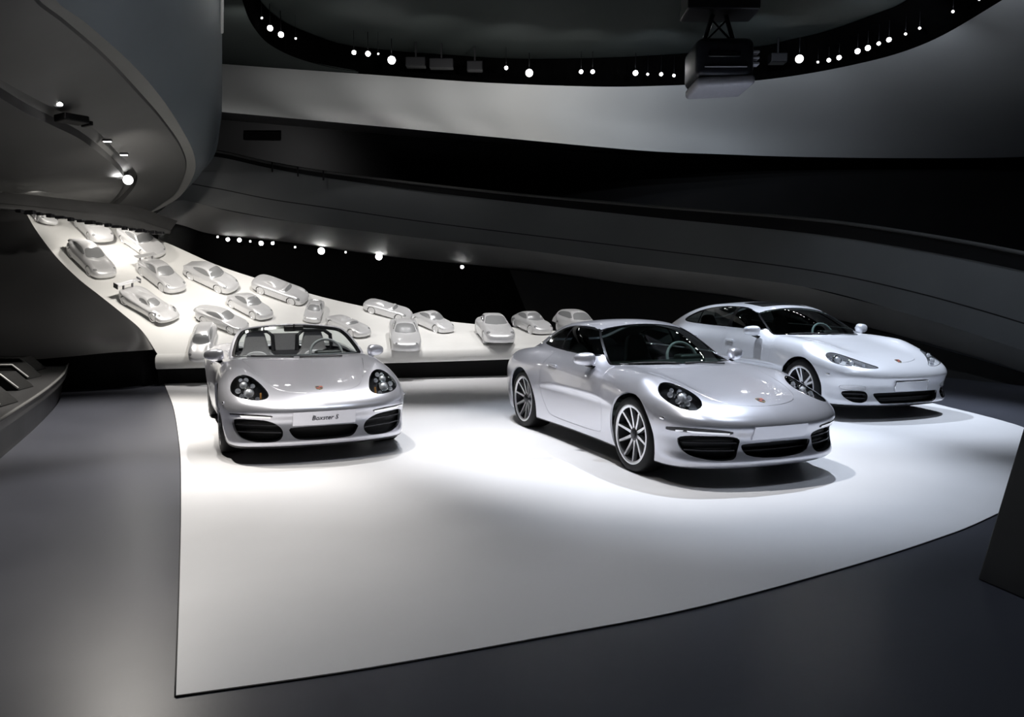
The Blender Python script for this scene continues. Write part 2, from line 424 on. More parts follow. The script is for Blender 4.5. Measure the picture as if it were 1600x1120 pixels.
for px, py, lab in bench_px:
    p = atz(px, py, PH)
    t = empty('wedge_bench', p, (0, 0, 0.15)); tag(t, lab, 'bench', 'wedge benches on the raised platform')
    b = MB(); b.prism([(-1.5, 0), (0.0, 0), (-0.02, .03), (-.20, .20), (-1.35, .20), (-1.5, .05)], -.2, .2, 'Y'); b.build('seat_block', M['bench'], t, 'auto', .012)
    b = MB(); b.tube([(-1.33, -.2, .2), (-.2, -.2, .2), (-.01, -.2, .03)], .013, 6); b.build('edge_trim', M['soffit_light'], t, True)

# ---- upper left gallery: soffit, fascia band and parapet
def overhang():
    outer = [(60, -60, 6.4), (87, 0, 7.0), (138, 39, 8.0), (206, 100, 9.8), (250, 150, 11.5), (280, 195, 13.0), (302, 238, 14.8), (304, 270, 15.9), (284, 304, 16.8), (258, 322, 17.2), (228, 336, 17.5)]
    groove = [(25, -60, 6.4), (53, 0, 7.0), (100, 38, 8.0), (163, 92, 9.8), (218, 150, 11.5), (250, 186, 12.8), (280, 228, 14.5), (290, 262, 15.6), (276, 299, 16.6), (250, 320, 17.1), (226, 336.5, 17.5)]
    leftc = [(-500, -60, 6.0), (-440, 20, 6.6), (-380, 80, 7.4), (-330, 150, 8.6), (-290, 200, 9.8), (-250, 245, 11.0), (-200, 280, 12.2), (-140, 305, 13.4), (-60, 322, 14.8), (60, 330, 15.8), (160, 335, 16.8)]
    o3, g3, l3 = A3(outer), A3(groove), A3(leftc)
    # the trough for the lamps runs inside the soffit
    tr_o = [(-200, -20, 6.6), (-100, 62, 7.6), (0, 124, 8.9), (62, 158, 10.2), (110, 182, 11.2), (150, 204, 12.2), (182, 236, 13.5), (212, 268, 14.8), (211, 290, 15.6), (190, 315, 16.3), (166, 334, 16.7)]
    tr_i = [(-235, -10, 6.5), (-130, 78, 7.5), (-20, 141, 8.8), (40, 176, 10.0), (86, 198, 11.0), (126, 218, 12.0), (162, 245, 13.2), (190, 272, 14.5), (192, 290, 15.3), (176, 313, 16.1), (152, 332, 16.6)]
    to, ti = A3(tr_o), A3(tr_i)
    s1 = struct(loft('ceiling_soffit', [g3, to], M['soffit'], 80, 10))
    loft('soffit_inner', [ti, l3], M['soffit'], 80, 10, parent=s1)
    up = Vector((0, 0, .12))
    loft('trough_top', [[p+up for p in to], [p+up for p in ti]], M['soffit'], 80, 2, parent=s1)
    loft('trough_side', [to, [p+up for p in to]], M['lamp_rail'], 80, 1, parent=s1)
    loft('trough_side', [[p+up for p in ti], ti], M['lamp_rail'], 80, 1, parent=s1)
    # a dark joint between soffit and fascia, then the fascia band
    gi = [a+(b-a)*0.10+Vector((0, 0, 0.03)) for a, b in zip(g3, o3)]
    loft('joint', [g3, gi], M['edge_dark'], 80, 1, parent=s1)
    f1 = struct(loft('trim_1', [gi, o3], M['fascia'], 80, 5))
    topc = [(347, -520, 6.8), (347, -330, 8.2), (347, -190, 9.8), (347, -90, 11.2), (347, -10, 12.8), (347, 50, 14.0), (347, 105, 15.2), (347, 150, 16.2), (344, 195, 17.0), (325, 258, 17.6), (228, 334, 17.6)]
    t3 = A3(topc)
    mid = [a.lerp(b, .5)+Vector((-.05, .25, -.15)) for a, b in zip(o3, t3)]
    mid[-1] = o3[-1].lerp(t3[-1], .5); mid[-2] = o3[-2].lerp(t3[-2], .5)
    w = struct(loft('wall_gallery_left', [o3, mid, t3], M['parapet_blue'], 90, 12))
    # dark inset panel near the parapet's far rim; off-white tube paints its lit edge
    loft('parapet_inset', [A3([(306, -90, 11.05), (309, 0, 12.55), (322, 50, 13.7), (334, 92, 14.75)]), A3([(335, -90, 11.05), (335, 0, 12.55), (335, 50, 13.75), (336, 96, 14.8)])], M['wall_black'], 20, 3, parent=w)
    b = MB(); b.tube(A3([(347, -190, 9.7), (347, -90, 11.1), (347, -10, 12.7), (346.5, 50, 13.9)]), .03, 8); b.build('painted_lit_rim', M['band_white'], w, True)
    return to, ti
TRO, TRI = overhang()

# ---- lamp rail along the lower end of the soffit, in front of the top of the ramp
rail_t = A3([(-120, 312, 12.4), (-40, 317, 12.8), (20, 321, 13.2), (70, 326, 13.6), (120, 331, 14.0), (165, 335, 14.4), (205, 341, 14.9), (240, 352, 15.3), (266, 361, 15.6)])
rail_b = A3([(-120, 318, 12.3), (-40, 323, 12.7), (20, 327, 13.1), (70, 334, 13.5), (120, 343, 13.9), (165, 350, 14.3), (205, 357, 14.8), (240, 362, 15.2), (266, 364, 15.55)])
tr2 = struct(loft('trim_2', [rail_t, rail_b], M['lamp_rail'], 60, 3, thick=.05))
loft('soffit_end', [rail_t, [p+Vector((-.1, .6, .25)) for p in rail_t]], M['lamp_rail'], 60, 2, parent=tr2)
for i, p in enumerate(spline(rail_b, 26)[7:24]):
    b = MB(); w = (.10, .16, .08)[i % 3]; b.rbox((p[0], p[1]-.03, p[2]-.015), (w, .10, .05+.02*(i % 2)), .01); b.build('rail_fitting', M['fixture'], tr2)

# ---- pale soffit band that carries on behind, under the far gallery
top_edge = [(228, 334, 17.7), (276, 312, 19.0), (360, 330, 19.6), (455, 346, 20), (642, 370, 20.2), (826, 391, 20), (1000, 415, 19), (1164, 429, 17.6), (1329, 466, 15.8), (1460, 502, 14.3), (1600, 548, 12.8), (1760, 610, 11.2)]
low_edge = [(228, 338, 17.9), (285, 352, 19.6), (335, 366, 20.6), (455, 379, 21.4), (605, 400, 22.0), (800, 420, 22.2), (1000, 446, 21.0), (1164, 466, 19.0), (1329, 505, 16.8), (1460, 540, 15.0), (1600, 581, 13.3), (1760, 640, 11.6)]
gt, gl = A3(top_edge), A3(low_edge)
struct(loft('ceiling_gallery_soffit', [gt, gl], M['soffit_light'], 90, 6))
# dark back wall under it
wb = [Vector((p.x, p.y+.5, p.z)) for p in gl]
wf = [Vector((p.x*1.02, p.y+1.4, -0.05)) for p in gl]
struct(loft('wall_under_gallery', [wb, wf], M['wall_black'], 70, 6))
# lighter concrete return on the right of the dark opening
cr_t = A3([(796, 421, 21.9), (900, 433, 21.5), (1000, 447, 20.9), (1164, 467, 18.9), (1329, 506, 16.7), (1600, 582, 13.25), (1800, 650, 11.5)])
cr_b = A3([(840, 530, 21.0), (900, 530, 20.6), (1000, 532, 20.0), (1164, 545, 18.2), (1329, 572, 16.2), (1600, 622, 12.9), (1800, 690, 11.2)])
struct(loft('wall_return', [cr_t, cr_b], M['wall_dark'], 40, 6))

# ---- far gallery parapet with seam and handrail
par_top = [(228, 305, 17.6), (280, 258, 18.8), (330, 244, 19.4), (420, 262, 19.8), (500, 276, 20), (650, 297, 20.2), (800, 315, 20.1), (1000, 337, 19.1), (1246, 362, 16.8), (1411, 386, 14.9), (1600, 423, 12.9), (1760, 465, 11.2)]
seam = [(228, 322, 17.65), (280, 288, 18.9), (330, 292, 19.5), (420, 310, 19.9), (500, 322, 20.05), (650, 344, 20.2), (800, 363, 20.1), (1000, 387, 19.05), (1246, 418, 16.7), (1411, 451, 14.8), (1600, 504, 12.85), (1760, 560, 11.2)]
pt, ps = A3(par_top), A3(seam)
# upper edge of the soffit again, in the same stations
gt2 = [at(*p) for p in [(228, 334, 17.7), (280, 313, 19.0), (330, 323, 19.5), (420, 340, 19.9), (500, 352, 20.05), (650, 371, 20.2), (800, 388, 20.1), (1000, 415, 19), (1246, 446, 16.7), (1411, 488, 14.8), (1600, 548, 12.8), (1760, 610, 11.2)]]
gw = struct(loft('wall_gallery_parapet', [pt, ps], M['parapet'], 90, 5))
sd = [p+Vector((0, .03, -.012)) for p in ps]
loft('panel_joint', [[p+Vector((0, .02, .01)) for p in ps], [p+Vector((0, .02, -.03)) for p in ps]], M['edge_dark'], 90, 1, parent=gw)
loft('lower_panel', [[p+Vector((0, .0, -.025)) for p in ps], gt2], M['parapet'], 90, 5, parent=gw)
# dark coping with a light top edge
cope_t = [p+Vector((0, -.04, h)) for p, h in zip(pt, [.05, .08, .10, .10, .11, .14, .17, .22, .26, .26, .25, .24])]
loft('coping', [cope_t, [p+Vector((0, -.04, -.01)) for p in pt]], M['wall_black'], 90, 2, parent=gw)
b = MB(); b.tube(spline([p+Vector((0, -.02, .02)) for p in cope_t], 90), .035, 8); b.build('handrail', M['soffit'], gw, True)
for px, py in ((345, 247), (385, 254), (425, 261), (465, 268), (505, 274)):
    q = at(px, py, 19.7); b = MB(); b.tube([q+Vector((0, .02, .12)), q+Vector((0, .02, -.12))], .022, 6); b.build('rail_post', M['rail'], gw, True)
# gallery back wall, dark, with a small black vent
gb_t = A3([(200, 120, 23.0), (348, 135, 23.2), (600, 160, 23.6), (830, 180, 24), (1000, 195, 24), (1250, 205, 24), (1600, 205, 24), (1800, 200, 24)])
gb_b = [Vector((p.x*1.03, p.y+.6, 1.0)) for p in gb_t]
struct(loft('wall_gallery_back', [gb_t, gb_b], M['wall_gallery'], 60, 8))
# gallery floor behind the parapet
struct(loft('floor_gallery', [[p+Vector((0, .05, -.35)) for p in pt], [Vector((p.x*1.08, p.y+4.5, p.z-.35)) for p in pt]], M['wall_black'], 60, 4))
vp = [at(382, 205, 23.25), at(438, 206, 23.25), at(438, 220, 23.25), at(382, 219, 23.25)]
b = MB(); b.add([p for p in vp]+[p*1.01 for p in vp], [(0, 1, 2, 3), (0, 4, 5, 1), (1, 5, 6, 2), (2, 6, 7, 3), (3, 7, 4, 0)])
vent = b.build('air_vent', M['void'], None); tag(vent, 'small black rectangular vent high on the gallery wall beside the grey parapet', 'vent')

# ---- big off-white band under the oval opening
bl = AZ([(100, 152), (348, 175), (600, 198), (760, 213), (1000, 235), (1130, 241), (1250, 245), (1420, 247), (1600, 245), (1900, 230)], 5.4)
bu = [atz(x, y, 7.0) for x, y in [(100, 78), (348, 100), (600, 118), (740, 128), (880, 134), (1000, 135), (1180, 126), (1330, 102), (1450, 66), (1600, -20)]]
band_mid = [a.lerp(b, .5)+Vector((0, .25, -.05)) for a, b in zip(bl, bu)]
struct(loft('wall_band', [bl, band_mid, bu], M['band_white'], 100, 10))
struct(loft('ceiling_band_underside', [bl, [Vector((p.x, p.y+1.6, p.z+.12)) for p in bl]], M['wall_dark'], 60, 2))
# dark grey field between the band and the ring on the left, then the black trough of the ring
ring_o = [(352, -160), (365, -60), (380, 5), (396, 42), (425, 72), (480, 96), (560, 112), (700, 125), (830, 133), (1000, 135), (1180, 126), (1300, 108), (1400, 85), (1500, 45), (1570, 0), (1640, -60), (1720, -150)]
ring_i = [(375, -200), (390, -70), (403, -5), (438, 31), (477, 50), (535, 70), (612, 80), (690, 86), (820, 93), (1000, 89), (1174, 75), (1230, 64), (1290, 50), (1367, 23), (1418, 0), (1480, -60), (1540, -150)]
ro = [atz(x, y, 7.02) for x, y in ring_o]; ri = [atz(x, y, 7.75) for x, y in ring_i]
rt = [Vector((a.x*.9+b.x*.1, a.y*.5+b.y*.5+.6, 8.0)) for a, b in zip(ro, ri)]
struct(loft('ceiling_ring_trough', [ro, ri], M['void'], 110, 6))
fld = [atz(x, y, 7.0) for x, y in [(100, -250), (200, -120), (260, -20), (300, 50), (348, 100), (480, 109), (560, 114)]]
struct(loft('ceiling_field', [[a+Vector((0, .02, .02)) for a in ro[:7]], fld], M['ceiling'], 40, 4))
def ceiling():
    c = Vector((np.mean([p.x for p in ri]), np.mean([p.y for p in ri])-6, 7.8))
    pts = [Vector(p)+Vector((0, 0, .02)) for p in spline(ri, 80)]+[Vector((12, 2, 7.8)), Vector((12, -6, 7.8)), Vector((-12, -6, 7.8)), Vector((-12, 2, 7.8))]
    n = len(pts)
    struct(mesh_obj('ceiling', pts+[c], [(i, (i+1) % n, n) for i in range(n)], M['ceiling'], None, False))
ceiling()
# hall enclosure far behind and around
struct(mesh_obj('wall_back', [(-40, 40, 0), (40, 40, 0), (40, 40, 12), (-40, 40, 12)], [(0, 1, 2, 3)], M['wall_black'], None, False))
struct(mesh_obj('wall_far_left', [(-22, -8, 0), (-22, 40, 0), (-22, 40, 12), (-22, -8, 12)], [(0, 1, 2, 3)], M['wall_black'], None, False))
struct(mesh_obj('wall_right', [(22, 40, 0), (22, -8, 0), (22, -8, 12), (22, 40, 12)], [(0, 1, 2, 3)], M['wall_black'], None, False))
struct(mesh_obj('wall_behind', [(40, -8, 0), (-40, -8, 0), (-40, -8, 12), (40, -8, 12)], [(0, 1, 2, 3)], M['wall_dark'], None, False))
struct(mesh_obj('ceiling_top', [(-40, -8, 12), (40, -8, 12), (40, 40, 12), (-40, 40, 12)], [(3, 2, 1, 0)], M['wall_black'], None, False))

# ---- leaning dark panel at the right frame edge
def slab():
    a = atz(1527, 905, 0); b_ = atz(1606, 939, 0)
    d = (b_-a).normalized(); nrm = Vector((-d.y, d.x, 0))
    if nrm.y < 0: nrm = -nrm
    e = at(1600, 664, (a.y+0.12)); dirv = (e-a).normalized()
    Lh = 2.3/dirv.z
    t = dirv*Lh; w = d*1.3; th = nrm*0.10
    vs = [a, a+w, a+w+th, a+th, a+t, a+w+t, a+w+t+th, a+t+th]
    m = MB(); m.add(vs, [(3,2,1,0),(4,5,6,7),(0,1,5,4),(1,2,6,5),(2,3,7,6),(3,0,4,7)])
    o = m.build('leaning_panel', M['slab'], None, False, .01); tag(o, 'dark graphite panel leaning outwards at the right frame edge', 'panel')
slab()

# ================================================================== car body library
def prof(pts, sm=0.03, n=700):
    """smooth 1D profile through (t, value) points"""
    pts = sorted(pts); xs = np.array([p[0] for p in pts], float); ys = np.array([p[1] for p in pts], float)
    h = np.diff(xs); d = np.diff(ys)/h; m = np.zeros_like(ys)
    m[0], m[-1] = d[0], d[-1]
    for i in range(1, len(xs)-1):
        if d[i-1]*d[i] > 0:
            w1, w2 = 2*h[i]+h[i-1], h[i]+2*h[i-1]
            m[i] = (w1+w2)/(w1/d[i-1]+w2/d[i])
    t = np.linspace(xs[0], xs[-1], n)
    i = np.clip(np.searchsorted(xs, t)-1, 0, len(xs)-2); u = (t-xs[i])/h[i]
    v = (2*u**3-3*u**2+1)*ys[i]+(u**3-2*u**2+u)*h[i]*m[i]+(-2*u**3+3*u**2)*ys[i+1]+(u**3-u**2)*h[i]*m[i+1]
    if sm > 0:
        dt = t[1]-t[0]; s = max(1, sm/dt); r = int(3*s)+1
        k = np.exp(-0.5*(np.arange(-r, r+1)/s)**2); k /= k.sum()
        pad = np.concatenate([v[0]-(np.arange(r, 0, -1))*dt*m[0], v, v[-1]+(np.arange(1, r+1))*dt*m[-1]])
        v = np.convolve(pad, k, 'valid')
    return lambda x: np.interp(x, t, v)
def smax(a, b, k):
    h = np.maximum(k-np.abs(a-b), 0)/k
    return np.maximum(a, b)+h*h*k*0.25
def smin(a, b, k): return -smax(-a, -b, k)

class Shape:
    def __init__(s, **q):
        s.q = q
        g = lambda n, sm=0.03: prof(q[n], sm)
        s.T = g('T', 0.05); s.A = g('A', 0.08); s.XF = g('XF', q.get('xf_sm', 0.018)); s.XR = g('XR', 0.03)
        s.BF = g('BF', 0.03); s.BR = g('BR', 0.03); s.WP = g('WP', 0.09); s.S = g('S', 0.03); s.ZB = g('ZB', 0.05)
        s.RF = g('RF', q.get('rf_sm', 0.05)); s.WG = g('WG', 0.08)
    def L(s, x, y, z):
        q = s.q; ay = np.sqrt(y*y+1e-6)
        top = s.T(x)+s.A(x)*np.exp(-((ay-q['yc'])/q['yw'])**2)-q['crown']*ay*ay
        W = s.WP(x)*s.S(z)
        for (xa, za, amp, ln, hh) in q.get('bulge', []):
            W = W+amp*np.exp(-((x-xa)/ln)**2-((z-za)/hh)**2)
        f = smax(ay-W, (z-top)*0.95, q['k_top'])
        fr = (x-(s.XF(z)-s.BF(ay)))*0.9
        f = smax(f, fr, q['k_front'])
        rr = ((s.XR(z)+s.BR(ay))-x)*0.9
        f = smax(f, rr, q['k_rear'])
        return smax(f, s.ZB(x)-z, 0.04)
    def G(s, x, y, z):
        q = s.q; ay = np.sqrt(y*y+1e-6)
        roof = s.RF(x+q['ws_bow']*ay*ay)-q['roof_crown']*ay*ay
        W = s.WG(x)-(z-q['zbelt'])*q['tumble']-q.get('tumble2', 0.25)*np.maximum(z-q['zbelt'], 0)**2
        f = smax((ay-W)*0.86, (z-roof)*0.8, q['k_roof'])
        return smax(f, 0.6-z, 0.05)
    def f(s, x, y, z): return smin(s.L(x, y, z), s.G(x, y, z), s.q['k_join'])

def grad(f, P, e=2e-3):
    g = np.empty_like(P)
    for k in range(3):
        d = np.zeros(3); d[k] = e
        a = P+d; b = P-d
        g[:, k] = (f(a[:, 0], a[:, 1], a[:, 2])-f(b[:, 0], b[:, 1], b[:, 2]))/(2*e)
    return g
def newton(f, P, it=4, lim=0.03):
    for _ in range(it):
        g = grad(f, P); v = f(P[:, 0], P[:, 1], P[:, 2])
        st = -(v/np.maximum((g*g).sum(1), 1e-3))[:, None]*g
        ln = np.linalg.norm(st, axis=1, keepdims=True)
        P = P+st*np.minimum(1, lim/np.maximum(ln, 1e-9))
    return P
def normals_of(f, P):
    g = grad(f, P); return g/np.maximum(np.linalg.norm(g, axis=1, keepdims=True), 1e-9)

def surface_nets(f, lo, hi, h):
    ax = [np.arange(lo[k], hi[k]+h, h) for k in range(3)]
    X, Y, Z = np.meshgrid(*ax, indexing='ij')
    V = f(X, Y, Z); S = V < 0
    nx, ny, nz = V.shape
    acc = np.zeros((nx-1, ny-1, nz-1, 3)); cnt = np.zeros((nx-1, ny-1, nz-1))
    corner = [(i, j, k) for i in (0, 1) for j in (0, 1) for k in (0, 1)]
    def sub(A, c): return A[c[0]:nx-1+c[0], c[1]:ny-1+c[1], c[2]:nz-1+c[2]]
    for a in corner:
        for k in range(3):
            if a[k] == 0:
                b = list(a); b[k] = 1; b = tuple(b)
                m = sub(S, a) != sub(S, b)
                va, vb = sub(V, a)[m], sub(V, b)[m]
                t = va/(va-vb)
                p = np.tile(np.array(a, float), (len(t), 1)); p[:, k] += t
                acc[m] += p; cnt[m] += 1
    m = cnt > 0
    idx = -np.ones(m.shape, int); idx[m] = np.arange(m.sum())
    ii = np.argwhere(m)
    P = np.array(lo)+(ii+acc[m]/cnt[m][:, None])*h
    faces = []
    for k in range(3):
        u, w = [(1, 2), (2, 0), (0, 1)][k]
        sl0 = [slice(1, -1)]*3; sl0[k] = slice(0, -1); sl1 = list(sl0); sl1[k] = slice(1, None)
        A = S[tuple(sl0)]; B = S[tuple(sl1)]
        e = np.argwhere(A != B)
        if not len(e): continue
        base = e.copy(); base[:, u] += 1; base[:, w] += 1; base[:, k] += 0
        def cell(du, dw):
            c = base.copy(); c[:, u] -= du; c[:, w] -= dw
            return idx[c[:, 0], c[:, 1], c[:, 2]]
        q = np.stack([cell(1, 1), cell(0, 1), cell(0, 0), cell(1, 0)], 1)
        flip = ~A[e[:, 0], e[:, 1], e[:, 2]]
        q[flip] = q[flip][:, ::-1]
        faces.append(q)
    return P, np.vstack(faces)

def half_mesh(f, lo, hi, h):
    P, Q = surface_nets(f, (lo[0], -2.5*h, lo[2]), hi, h)
    P = newton(f, P, 4, h*0.8)
    bm = bmesh.new()
    vs = [bm.verts.new(p) for p in P]
    for q in Q:
        try: bm.faces.new([vs[i] for i in q])
        except ValueError: pass
    bmesh.ops.bisect_plane(bm, geom=bm.verts[:]+bm.edges[:]+bm.faces[:], dist=h*0.12, plane_co=(0, 0, 0), plane_no=(0, 1, 0), clear_inner=True)
    for v in bm.verts:
        if v.co.y < h*0.13: v.co.y = 0.0
    bmesh.ops.remove_doubles(bm, verts=bm.verts[:], dist=1e-5)
    return bm

def chaikin(poly, it=2, keep=0.25):
    P = [np.array(p, float) for p in poly]
    for _ in range(it):
        Q = []
        for i in range(len(P)):
            a, b = P[i], P[(i+1) % len(P)]
            Q += [a*(1-keep)+b*keep, a*keep+b*(1-keep)]
        P = Q
    return np.array(P)
def sd_poly(poly):
    P = np.asarray(poly, float); Q = np.roll(P, -1, axis=0)
    def d(u, v):
        best = np.full(u.shape, 1e9); ins = np.zeros(u.shape, bool)
        for a, b in zip(P, Q):
            e = b-a; wx = u-a[0]; wy = v-a[1]
            t = np.clip((wx*e[0]+wy*e[1])/max(e@e, 1e-12), 0, 1)
            best = np.minimum(best, (wx-e[0]*t)**2+(wy-e[1]*t)**2)
            c = ((a[1] > v) != (b[1] > v))
            with np.errstate(divide='ignore', invalid='ignore'):
                xi = a[0]+(v-a[1])*e[0]/(e[1] if abs(e[1]) > 1e-12 else 1e-12)
            ins ^= c & (u < xi)
        return np.where(ins, -1, 1)*np.sqrt(best)
    return d

class Cutter:
    def __init__(s, bm):
        s.bm = bm; s.lay = bm.faces.layers.int.new('reg'); s.names = ['body']
    def cut(s, name, dfun, pred, within='body'):
        """split the faces along dfun = 0; what lies inside (dfun < 0) becomes region 'name'"""
        bm, lay = s.bm, s.lay
        if name not in s.names: s.names.append(name)
        tagn = s.names.index(name); src = s.names.index(within)
        bm.normal_update(); bm.verts.index_update()
        co = np.array([v.co[:] for v in bm.verts]); d = dfun(co[:, 0], co[:, 1], co[:, 2])
        D = {v: d[i] for i, v in enumerate(bm.verts)}
        cand = [f for f in bm.faces if f[lay] == src]
        ct = np.array([f.calc_center_median()[:] for f in cand]); nn = np.array([f.normal[:] for f in cand])
        if not len(cand): return
        ok = pred(ct, nn); cand = [f for f, o in zip(cand, ok) if o and min([D[v] for v in f.verts]) < 0]
        es = set(e for f in cand for e in f.edges)
        for e in es:
            a, b = e.verts; da, db = D[a], D[b]
            if da*db < 0:
                t = da/(da-db)
                if t < 0.1: D[a] = 0.0
                elif t > 0.9: D[b] = 0.0
        for e in es:
            a, b = e.verts; da, db = D[a], D[b]
            if da*db < 0:
                t = da/(da-db)
                ne, nv = bmesh.utils.edge_split(e, a, t)
                D[nv] = 0.0
        allf = []
        for f in cand:
            z = [v for v in f.verts if D[v] == 0.0]
            pos = any(D[v] > 0 for v in f.verts); neg = any(D[v] < 0 for v in f.verts)
            allf.append(f)
            if pos and neg and len(z) >= 2:
                done = False
                for i in range(len(z)):
                    for j in range(i+1, len(z)):
                        vs = list(f.verts); a, b = vs.index(z[i]), vs.index(z[j])
                        if abs(a-b) in (1, len(vs)-1): continue
                        g1 = vs[min(a, b)+1:max(a, b)]; g2 = vs[max(a, b)+1:]+vs[:min(a, b)]
                        s1 = {np.sign(D[v]) for v in g1}-{0}; s2 = {np.sign(D[v]) for v in g2}-{0}
                        if s1 != s2:
                            try:
                                nf, _ = bmesh.utils.face_split(f, z[i], z[j]); nf[lay] = src; allf.append(nf); done = True
                            except ValueError: pass
                        if done: break
                    if done: break
        for f in allf:
            m = sum(D[v] for v in f.verts)
            if m < 0: f[lay] = tagn
    def part(s, name):
        if name not in s.names: return np.zeros((0, 3)), []
        t = s.names.index(name); vs = {}; P = []; F = []
        for f in s.bm.faces:
            if f[s.lay] == t:
                q = []
                for v in f.verts:
                    if v not in vs: vs[v] = len(P); P.append(tuple(v.co))
                    q.append(vs[v])
                F.append(q)
        return np.array(P).reshape(-1, 3), F

def mirrored(P, F):
    """half part -> whole part, joined on the centre line"""
    mp = np.zeros(len(P), int); Q = [p for p in P]
    for i, p in enumerate(P):
        if abs(p[1]) < 1e-6: mp[i] = i
        else: mp[i] = len(Q); Q.append(np.array((p[0], -p[1], p[2])))
    return np.array(Q), list(F)+[[mp[i] for i in f][::-1] for f in F]
def flipped(P, F):
    Q = P.copy(); Q[:, 1] *= -1
    return Q, [f[::-1] for f in F]
def rim(P, F, N, gap=0.003, depth=0.014, direction=None):
    """pull the open edges in by 'gap' and fold a short return inwards, like sheet metal"""
    from collections import defaultdict
    cnt = defaultdict(list)
    for fi, f in enumerate(F):
        for i in range(len(f)):
            a, b = f[i], f[(i+1) % len(f)]
            cnt[(min(a, b), max(a, b))].append((fi, a, b))
    P0 = P; P = P.copy(); mv = defaultdict(lambda: np.zeros(3)); be = []
    for k, l in cnt.items():
        if len(l) == 1:
            fi, a, b = l[0]; be.append((a, b))
            e = P[b]-P[a]; e = e/max(np.linalg.norm(e), 1e-9)
            w = P0[list(F[fi])].mean(0)-(P[a]+P[b])/2; w = w-e*(w@e); w = w/max(np.linalg.norm(w), 1e-9)
            mv[a] += w; mv[b] += w
    for v, w in mv.items():
        P[v] = P[v]+w/max(np.linalg.norm(w), 1e-9)*gap
    idx = {}; Q = [p for p in P]; NN = [n for n in N]; F = [list(f) for f in F]
    for v in mv:
        idx[v] = len(Q); Q.append(P[v]-(N[v] if direction is None else np.array(direction))*depth); NN.append(N[v])
    skirt = []
    for a, b in be: skirt.append([b, a, idx[a], idx[b]])
    return np.array(Q), F+skirt, np.array(NN), len(F)

def probe(f, axis, a, b, start, stop, n=400):
    """first surface point met when coming from 'start' along an axis; a, b = the two other coordinates"""
    t = np.linspace(start, stop, n)
    o = np.zeros((n, 3)); others = [k for k in range(3) if k != axis]
    o[:, axis] = t; o[:, others[0]] = a; o[:, others[1]] = b
    v = f(o[:, 0], o[:, 1], o[:, 2])
    i = np.argmax(v < 0)
    if v[i] >= 0: return Vector(o[n//2]), Vector((0, 0, 1))
    p = o[i-1:i].copy() if v[i-1] < -v[i] else o[i:i+1].copy()
    j = max(i, 1); w = v[j-1]/(v[j-1]-v[j]); p = o[j-1:j]*(1-w)+o[j:j+1]*w
    nn = normals_of(f, p)[0]
    return Vector(p[0]), Vector(nn)

# ------------------------------------------------------------------ wheels
def wheel_protos(r=0.34, w=0.25, rr=0.255, style='ten'):
    """meshes of one wheel (axis = local y, outer face at +y)"""
    h = w/2; out = {}
    t = MB()
    t.lathe([(rr-0.012, h*0.62), (rr, h*0.93), (rr+0.02, h*1.0), (r-0.032, h*0.99), (r-0.012, h*0.90), (r-0.002, h*0.72), (r, h*0.4),
             (r, 0), (r, -h*0.4), (r-0.002, -h*0.72), (r-0.012, -h*0.9), (r-0.032, -h*0.99), (rr+0.02, -h), (rr, -h*0.93), (rr-0.012, -h*0.62)], 'Y', 56, closed=True)
    out['tyre'] = t
    m = MB()
    m.lathe([(rr-0.003, h*0.97), (rr+0.006, h*0.965), (rr+0.006, h*0.90), (rr-0.02, h*0.86), (rr-0.024, h*0.90), (rr-0.016, h*0.955)], 'Y', 56, closed=True)
    out['rim'] = m
    b = MB()
    b.lathe([(rr-0.018, h*0.88), (rr-0.03, h*0.3), (rr-0.035, -h*0.8), (0.10, -h*0.82)], 'Y', 40)
    out['barrel'] = b
    d = MB(); d.lathe([(0.001, -h*0.05), (rr*0.70, -h*0.05), (rr*0.70, -h*0.25), (0.001, -h*0.25)], 'Y', 40)
    out['brake_disc'] = d
    c = MB()
    for a0 in np.linspace(-0.42, 0.42, 7)[:-1]:
        a1 = a0+0.14; pts = []
        for a in (a0, a1):
            for q in (rr*0.52, rr*0.78): pts.append((q*cos(a+2.6), q*sin(a+2.6)))
        c.add([(pts[0][0], -h*0.3, pts[0][1]), (pts[1][0], -h*0.3, pts[1][1]), (pts[3][0], -h*0.3, pts[3][1]), (pts[2][0], -h*0.3, pts[2][1]),
               (pts[0][0], h*0.25, pts[0][1]), (pts[1][0], h*0.25, pts[1][1]), (pts[3][0], h*0.25, pts[3][1]), (pts[2][0], h*0.25, pts[2][1])],
              [(3,2,1,0),(4,5,6,7),(0,1,5,4),(1,2,6,5),(2,3,7,6),(3,0,4,7)])
    out['brake_caliper'] = c
    cap = MB(); cap.lathe([(0.001, h*0.82), (0.03, h*0.82), (0.036, h*0.79), (0.04, h*0.70), (0.062, h*0.66), (0.066, h*0.45), (0.07, h*0.2)], 'Y', 28)
    out['hub_cap'] = cap
    bar = MB()
    r0, r1 = 0.04, rr-0.012
    if style == 'ten': w0, w1 = 0.017, 0.012
    else: w0, w1 = 0.022, 0.015
    vs = []; N = 6
    for i in range(N+1):
        u = i/N; q = r0+(r1-r0)*u; ww = w0+(w1-w0)*u
        yo = h*(0.66+0.25*u**1.5); yi = yo-0.045+0.015*u
        vs += [(-ww, yi, q), (ww, yi, q), (ww*0.8, yo, q), (-ww*0.8, yo, q)]
    fs = [(0,1,2,3), (N*4+3, N*4+2, N*4+1, N*4)]
    for i in range(N):
        for k in range(4): fs.append((i*4+k, (i+1)*4+k, (i+1)*4+(k+1)%4, i*4+(k+1)%4))
    bar.add(vs, fs); out['spoke'] = bar
    return out
